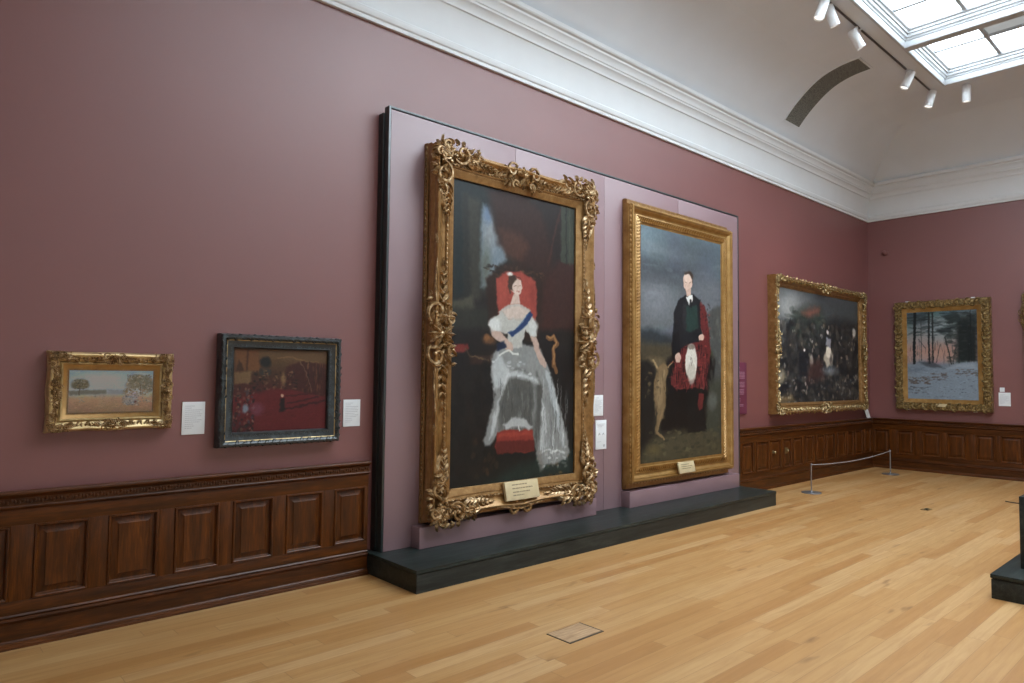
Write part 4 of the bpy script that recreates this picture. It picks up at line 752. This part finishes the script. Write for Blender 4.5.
MB().box(-.09, .09, -.14, -.12, s0-.135, s0-.085, .003).build('nameplate', 'plate', g4)
for z in (-.012, 2.0):
    for x in (-.57, .50): 
        p = MB(); p.box(x-.03, x+.03, -.045, -.008, z-.02, z+.03, .004); p.blob((x, -.045, z+.005), .008, .004, .008); p.build('hanging_bracket', 'label', g4)

# --- the pale field in a small gilt frame
g5 = tag(empty('framed_picture', (1.12, WY, 1.302)), 'small landscape of pale field and trees in an ornate gold frame, leftmost picture', 'painting')
hx, s0, s1 = .25, .127, .404
prof = [(t, w*.76) for t, w in [(0, 0), (0, .075), (.04, .09), (.09, .112), (.16, .118), (.26, .112), (.42, .085), (.52, .078), (.56, .086), (.62, .09), (.68, .082), (.72, .07), (.76, .07)]]
fr = sweep(-hx, hx, s0, s1, .125, prof, lambda s, d: .95+.05*abs(s)**6+.04*math.exp(-(s/.2)**2), 24).build('frame', 'goldpale', g5, angle=35)
sl = sweep(-hx, hx, s0, s1, .047, [(-.02, .045), (0, .060), (.1, .062), (.16, .060), (1, .040), (1, .03)]).build('slip', 'goldflat', g5)
co = corner_orn(.17, .086, 41, dense=2); ce = centre_orn(.19, .084, 42, 2)
for sa, sb_ in ((1, 1), (-1, 1), (1, -1), (-1, -1)): place(co, sa, sb_, -sa*(hx+.118), (s0-.118) if sb_ == 1 else (s1+.118)).build('corner_ornament', 'goldor', fr, weld=False)
for o in (place(ce, 1, 1, 0, s1+.085), place(ce, 1, -1, 0, s0-.085), place(ce, 1, 1, hx+.085, (s0+s1)/2, True), place(ce, -1, 1, -hx-.085, (s0+s1)/2, True)): o.build('centre_ornament', 'goldor', fr, weld=False)
rng = random.Random(8); e = .078
for a, b in (((-hx-.04, s0-e), (hx+.04, s0-e)), ((-hx-.04, s1+e), (hx+.04, s1+e)), ((hx+e, s0-.04), (hx+e, s1+.04)), ((-hx-e, s0-.04), (-hx-e, s1+.04))): 
    cv = MB(); carve_run(cv, a, b, 0, .045, .078, rng); cv.build('carved_border', 'goldor', fr, weld=False)
canvas('canvas', g5, ART['field'], -hx, s0, .036, 200, 110, 1.75, (2*hx, s1-s0))
MB().box(-hx-.012, hx+.012, -.046, -.043, s0-.012, s1+.012).build('glass', 'glass', g5, smooth=False)

# --- the red interior in a black frame
g6 = tag(empty('framed_picture', (2.30, WY, 1.1485)), 'dark red interior scene in a black carved frame with thin gold line', 'painting')
hx, s0, s1 = .381, .104, .735
prof = [(0, 0), (0, .066), (.04, .082), (.10, .096), (.24, .099), (.36, .091), (.42, .082)]
fr = sweep(-hx, hx, s0, s1, .110, prof).build('frame', 'ebony', g6, angle=35)
sweep(-hx, hx, s0, s1, .069, [(-.05, .07), (0, .083), (.07, .085), (.14, .081), (.16, .07)]).build('gilt_line', 'goldpale', g6)
sweep(-hx, hx, s0, s1, .060, [(0, .065), (.0, .079), (.2, .075), (.6, .068), (.8, .072), (.95, .062), (1, .048), (1, .04)]).build('inner_moulding', 'ebony', g6)
rng = random.Random(9)
for e, S, w in ((.086, .05, .090), (.03, .03, .066)):
    for a, b in (((-hx-e, s0-e), (hx+e, s0-e)), ((-hx-e, s1+e), (hx+e, s1+e)), ((hx+e, s0-e), (hx+e, s1+e)), ((-hx-e, s0-e), (-hx-e, s1+e))): 
        cv = MB(); carve_run(cv, a, b, 0, S, w, rng, .15); cv.build('carved_border', 'ebony', fr, weld=False)
canvas('canvas', g6, ART['hall'], -hx, s0, .044, 200, 168, .56, (2*hx, s1-s0))

# --- the frame cut off by the right edge of the photo
g7 = tag(empty('framed_picture', (X1, -3.47, 1.06), -PI/2), 'large gilt framed painting at the right edge of the photo, on the back wall', 'painting')
hx, s0, s1 = .80, .18, 1.96
prof = [(0, 0), (0, .09), (.05, .11), (.1, .125), (.2, .13), (.35, .115), (.6, .10), (.66, .106), (.72, .1), (1, .09), (1, .075)]
fr = sweep(-hx, hx, s0, s1, .18, prof).build('frame', 'golddark', g7)
co = corner_orn(.26, .115, 51); ce = centre_orn(.30, .115, 52)
for sa, sb_ in ((1, 1), (-1, 1), (1, -1), (-1, -1)): place(co, sa, sb_, -sa*(hx+.19), (s0-.18) if sb_ == 1 else (s1+.18)).build('corner_ornament', 'golddark', fr, weld=False)
place(ce, -1, 1, -hx-.19, 1.75, True).build('side_ornament', 'golddark', fr, weld=False)
sp = dict(W=1.6, H=1.78, seed=77, rough=.02, ops=[['g', [[0, [70, 76, 78]], [.8, [92, 88, 76]], [1.0, [58, 52, 40]], [1.78, [40, 36, 30]]]], ['s', [[60, 60, 50], [88, 80, 62], [44, 44, 38]], 120, [0, .8, 1.6, 1.78], .2, .06, .6], ['n', 8, .03, .03, None]])
canvas('canvas', g7, sp, -hx, s0, .08, 120, 132)

# ------------------------------------------------------------------ the free-standing picture screen and its step
sc_ = tag(empty('display_screen', (6.14, WY, 0)), 'tall mauve display screen edged in dark green black, carrying the two tall portraits', 'screen')
def sx_(x): return x-6.14
b = MB(); b.box(sx_(3.152), sx_(9.10), -.075, -.002, .181, 4.02, .002); b.build('core', 'sideblack', sc_)
b = MB()   # edge frame standing proud round the face
x0, x1, zt, t, yf, yb = sx_(3.165), sx_(9.105), 4.068, .022, -.152, -.0755
b.box(x0, x0+t, yf, yb, .181, zt, .003); b.box(x1-t, x1, yf, yb, .181, zt, .003); b.box(x0+t, x1-t, yf, yb, zt-t, zt, .003)
b.build('edge_frame', 'blackedge', sc_)
for a, c in ((3.191, 4.678), (4.682, 6.086), (6.090, 7.58), (7.584, 9.079)):
    MB().box(sx_(a), sx_(c), -.148, -.0755, .182, 4.040, .0015).build('face_board', 'screen', sc_)
for a, c, d in ((3.475, 5.815, .25), (6.41, 8.865, .245)):
    o = MB().box(sx_(a), sx_(c), -d-.03+.0, -.148, .182, .3665, .003).build('ledge', 'screen', sc_)
st = tag(empty('display_plinth', (6.0, -.37, 0)), 'long low black plinth along the foot of the mauve screen', 'plinth')
def plinth_poly(x0, x1, y0, y1, z0, z1, r, mb):
    pts = [(x0, y0)]
    for i in range(7): a = -PI/2+PI/2*i/6; pts.append((x1-r+r*math.cos(a), y0+r+r*math.sin(a)))
    pts += [(x1, y1), (x0, y1)]
    n = len(pts); i = len(mb.v); mb.v += [(x, y, z0) for x, y in pts]+[(x, y, z1) for x, y in pts]
    mb.f.append(tuple(i+j for j in range(n))[::-1]); mb.f.append(tuple(i+n+j for j in range(n)))
    for j in range(n): mb.f.append((i+j, i+(j+1) % n, i+n+(j+1) % n, i+n+j))
    return mb
Y0, Y1 = -.770+.37, WY-.001+.37
plinth_poly(-2.905, 2.945, Y0+.004, Y1, 0.0, .146, .07, MB()).build('base', 'black', st, angle=30)
plinth_poly(-2.895, 2.935, Y0+.016, Y1, .146, .152, .065, MB()).build('shadow_gap', 'rubber', st, angle=30)
plinth_poly(-2.91, 2.95, Y0, Y1, .152, .180, .07, MB()).build('top', 'blacktop', st, angle=30)

# ------------------------------------------------------------------ labels and signs
def card(x, z, w, h, label, seed, y=WY, rz=0, at=None, lines=True, small=False):
    r = tag(empty('picture_label', at or (x, y, z), rz), label, 'label')
    MB().box(-w/2, w/2, -.008, 0, -h/2, h/2, .0012).build('card', 'label', r)
    if lines:
        t = MB(); zs = [(h/2-.03-.0145*i, (.55, .4, 1, .9, 1, .95, .7, 1, .85, .5)[i % 10]) for i in range(int((h-.05)/.0145))]
        if small: zs = [(h*.2, .8), (-h*.1, .6)]
        text_lines(t, -w/2+.02, w/2-.02, 0, .008, zs, .0045, seed); t.build('printed_line', 'ink', r, smooth=False)
    return r
card(1.657, 1.367, .158, .236, 'white label card beside the small gold framed landscape', 1)
card(2.942, 1.368, .160, .228, 'white label card between the black framed picture and the mauve screen', 2)
card(5.985, 1.372, .165, .235, 'smaller, upper white card on the screen between the two portraits', 3, y=-.1195)
r = card(6.035, 1.04, .185, .33, 'larger, lower white card with small icons between the two portraits', 4, y=-.1195, lines=False)
for blk in ([(.12, .9), (.105, .8), (.09, .6)], [(-.08, .5)]):
    t = MB(); text_lines(t, -.07, .075, 0, .008, blk, .005, 6); t.build('printed_line', 'ink', r, smooth=False)
for k in (-.035, .035):
    t = MB(); t.tube([(k-.015, -.0085, -.005), (k, -.0085, .02), (k+.014, -.0085, 0)], .004, 5); t.build('printed_icon', 'ink', r)
t = MB(); t.lathe([(.016, 0), (.016, .001), (.001, .0012)], (.05, -.008, -.125), 14, Matrix.Rotation(PI/2, 3, 'X')); t.build('printed_icon', 'ink', r, smooth=False)
card(0, 0, .172, .235, 'white label card low beside the snowy forest picture', 5, at=(X1, -2.182, 1.378), rz=-PI/2)
card(0, 0, .07, .075, 'tiny white card above the label by the snowy forest picture', 6, at=(X1, -2.15, 1.545), rz=-PI/2, small=True)
r = tag(empty('picture_label', (14.035, -.060, .957)), 'white card leaning on the dado rail below the crowd picture', 'label')
c = MB().box(-.085, .085, -.006, 0, 0, .31, .001).build('card', 'label', r); c.rotation_euler = (math.radians(-17), 0, 0)
r.location = (14.035, -.062, .957)
sg = tag(empty('information_sign', (9.39, WY, 1.548)), 'magenta text panel on the wall just right of the mauve screen', 'sign')
MB().box(-.27, .145, -.03, -.002, -.385, .385, .003).build('board', 'purple', sg)
for hh, blk in ((.022, [(.31, .55)]), (.012, [(.24-.022*i, 1.0) for i in range(5)]), (.012, [(.09-.022*i, .95) for i in range(4)]), (.012, [(-.02-.022*i, .9) for i in range(4)]), (.012, [(-.15-.024*i, .6) for i in range(3)]), (.012, [(-.24-.022*i, .85) for i in range(2)])):
    t = MB(); text_lines(t, -.25, .09, 0, .03, blk, hh, 9); t.build('printed_text', 'pink', sg, smooth=False)

# ------------------------------------------------------------------ stanchions and cord
def stanchion(x, y, label):
    r = tag(empty('stanchion', (x, y, 0)), label, 'barrier')
    MB().lathe([(.135, 0), (.14, .004), (.14, .010), (.132, .016), (.05, .022), (.02, .028), (.016, .034)], (0, 0, 0), 36).build('base', 'steel', r)
    MB().lathe([(.0095, .02), (.0095, .415)], (0, 0, 0), 14).build('post', 'steel', r)
    MB().lathe([(.011, .408), (.0125, .412), (.0125, .428), (.010, .433), (.002, .434)], (0, 0, 0), 14).build('cap', 'steel', r)
    return r
stanchion(10.25, -.635, 'short grey barrier post nearer the black plinth'); stanchion(13.39, -.655, 'short grey barrier post nearer the room corner')
cd = MB(); cd.tube([(10.25+.0145+3.111*i/30, -.635-.02*i/30, .418-.055*4*(i/30)*(1-i/30)) for i in range(31)], .006, 8, up=(0, 0, 1)); tag(cd.build('barrier_cord', 'cord'), 'thin grey cord sagging between the two short barrier posts', 'cord')

# ------------------------------------------------------------------ floor fittings, detector
fb = tag(empty('floor_box', (3.442, -2.108, 0)), 'square lidded floor box let into the oak floor', 'floor box')
MB().box(-.165, .165, -.108, .108, -.02, .003, .001).build('rim', 'groove', fb); MB().box(-.157, .150, -.094, .102, -.015, .0045, .001).build('lid', 'lid', fb)
fs = tag(empty('floor_socket', (10.177, -2.187, 0)), 'small dark floor socket cover out on the oak boards', 'socket')
MB().box(-.09, .09, -.045, .045, -.01, .004, .001).build('cover', 'golddark', fs); MB().box(-.05, .05, -.02, .02, -.01, .006, .001).build('flap', 'rubber', fs)
dt = tag(empty('motion_detector', (X1, -.295, 4.18)), 'small round sensor high on the back wall near the corner', 'sensor')
rot = Matrix.Rotation(-PI/2, 3, 'Y'); MB().lathe([(.055, 0), (.055, .02), (.045, .03)], (0, 0, 0), 20, rot).build('base', 'wall', dt); MB().lathe([(.045, .03), (.042, .05), (.025, .065), (.003, .07)], (0, 0, 0), 20, rot).build('dome', 'wall', dt)
cable = MB(); cable.tube([(11.62+.02*math.sin(i*.6), -2.74-.06*i, .008+.012*math.exp(-i*.8)) for i in range(10)], .007, 7, up=(0, 0, 1)); tag(cable.build('power_cord', 'rubber'), 'short black cable lying on the oak floor at far right', 'cable')

# ------------------------------------------------------------------ pedestal cut by the right edge
pd = tag(empty('pedestal', (7.35, -4.35, 0)), 'dark stepped pedestal on a low base at the right edge', 'pedestal')
MB().box(-.89, .89, -.605, .605, 0, .150, .004).build('base', 'black', pd); MB().box(-.88, .88, -.596, .596, .150, .157, 0).build('shadow_gap', 'rubber', pd, smooth=False); MB().box(-.895, .895, -.61, .61, .157, .188, .004).build('base_top', 'blacktop', pd)
MB().box(-.53, .53, -.46, .485, .188, .765, .004).build('body', 'black', pd)
MB().box(-.20, .45, -.40, .505, .765, 1.01, .008).build('upper_block', 'black', pd)

# ------------------------------------------------------------------ curved air grille in the cove
vt = tag(empty('air_vent', (10.46, WY, 5.58)), 'curved dark perforated air grille in the ceiling cove', 'vent')
vent_line = [c for c in cove if .295 < c[0] < 1.47]
def vent_strip(xa, xb, f0, f1, off0, off1):
    m = MB(); rows = []; n = len(vent_line)-1
    for i in range(41):
        u = (f0+(f1-f0)*i/40)*n; k = min(n-1, int(u)); a, c = Vector(vent_line[k]), Vector(vent_line[k+1]); d = (c-a).normalized(); v = a+(c-a)*(u-k); nr = Vector((d.y, -d.x))
        p, q = v+nr*off0, v+nr*off1
        rows.append([(xa, -p.x, p.y-5.58), (xa, -q.x, q.y-5.58), (xb, -q.x, q.y-5.58), (xb, -p.x, p.y-5.58)])
    m.grid(rows, closed_u=True); m.poly(rows[0]); m.poly(rows[-1]); return m
vent_strip(-.235, .235, .02, .98, -.004, .008).build('mesh_panel', 'vent', vt)
vf = MB()
for a, b, f0, f1 in ((-.255, -.235, 0, 1), (.235, .255, 0, 1), (-.24, .24, 0, .022), (-.24, .24, .978, 1)): vf.merge(vent_strip(a, b, f0, f1, -.004, .011))
vf.build('frame', 'plaster', vt)

# ------------------------------------------------------------------ spotlight track and heads
tk = tag(empty('spotlight_track', (10.0, -1.751, H)), 'dark lighting track along the ceiling beside the laylight', 'lighting track')
for a, b in ((8.0, 9.35), (9.42, 11.10), (11.25, 12.34)):
    MB().box(a-10, b-10, -.011, .011, -.019, 0, .002).build('rail', 'track', tk)
def spot(x, y, zc, aim, label, rail=True, power=60):
    """a white cylinder head on a short stem; (x, y, zc) is the middle of the head"""
    r = tag(empty('track_spotlight', (x, y, H-.0245 if rail else H)), label, 'spotlight', None); zt = H-.0245 if rail else H
    d = Vector(aim).normalized(); q = d.to_track_quat('-Z', 'Y').to_matrix(); cz = zc-zt
    MB().lathe([(.022, 0), (.022, -.05), (.012, -.055), (.012, cz+.06)], (0, 0, 0), 14).build('stem', 'lamp', r)
    MB().lathe([(.010, .135), (.045, .135), (.056, .128), (.06, .115), (.06, -.125), (.056, -.133), (.052, -.128), (.050, -.112)], (0, 0, cz), 28, q).build('head', 'lamp', r)
    MB().lathe([(.001, -.108), (.050, -.108), (.050, -.113)], (0, 0, cz), 28, q).build('lens', 'lens', r)
    ld = bpy.data.lights.new('spot_beam', 'SPOT'); ld.energy = power; ld.spot_size = math.radians(48); ld.spot_blend = .8; ld.color = (1, .92, .84); ld.shadow_soft_size = .05
    lo = bpy.data.objects.new('beam', ld); COL.objects.link(lo); lo.parent = r; lo.location = Vector((0, 0, cz))+d*.14; lo.rotation_euler = d.to_track_quat('-Z', 'Y').to_euler()
for x, y, zc, aim, lab in (
    (8.20, 0, 6.19, (-.25, .25, -1.0), 'white track spotlight cut by the top edge, leftmost of the row'),
    (8.47, 0, 6.20, (.38, -.20, -1.0), 'white track spotlight just right of the one cut by the top edge'),
    (9.24, 0, 6.17, (.45, -.36, -1.0), 'white track spotlight with tilted head above the curved grille'),
    (11.17, 0, 6.21, (-.22, .40, -1.0), 'white track spotlight right of the grille, level with the laylight beam'),
    (12.20, 0, 6.21, (-.15, .25, -1.0), 'white track spotlight at the track end below the laylight corner'),
    (12.36, -2.21, 6.21, (.05, .05, -1.0), 'rightmost white spotlight, set beyond the laylight end')):
    spot(x, -1.751 if x < 12.3 else y, zc, aim, lab, rail=x < 12.3, power=SPOT_W)

# ------------------------------------------------------------------ world, camera, view
w = bpy.data.worlds.new('gallery_world'); scene.world = w; w.use_nodes = True
w.node_tree.nodes['Background'].inputs[0].default_value = (.6, .66, .72, 1); w.node_tree.nodes['Background'].inputs[1].default_value = .3
f, yaw, pit, rol = 684.572, math.radians(42.27088), math.radians(2.85965), math.radians(.60125)
fw = Vector((math.sin(yaw)*math.cos(pit), math.cos(yaw)*math.cos(pit), math.sin(pit))); rt = Vector((math.cos(yaw), -math.sin(yaw), 0)); up = rt.cross(fw)
r2 = rt*math.cos(rol)+up*math.sin(rol); u2 = -rt*math.sin(rol)+up*math.cos(rol)
cam = bpy.data.cameras.new('camera'); cam.sensor_width = 36; cam.lens = f*36/1024; cam.clip_start = .05
co_ = bpy.data.objects.new('camera', cam); COL.objects.link(co_)
m4 = Matrix((r2, u2, -fw)).transposed().to_4x4(); m4.translation = (0, -5.24, 1.7); co_.matrix_world = m4; scene.camera = co_
vs = scene.view_settings; vs.view_transform = 'Standard'; vs.look = 'None'; vs.gamma = 1.0; vs.use_curve_mapping = False; vs.exposure = EXPOSURE
scene.cycles.max_bounces = 8; scene.cycles.diffuse_bounces = 5; scene.cycles.use_denoising = True; scene.cycles.sample_clamp_indirect = 6
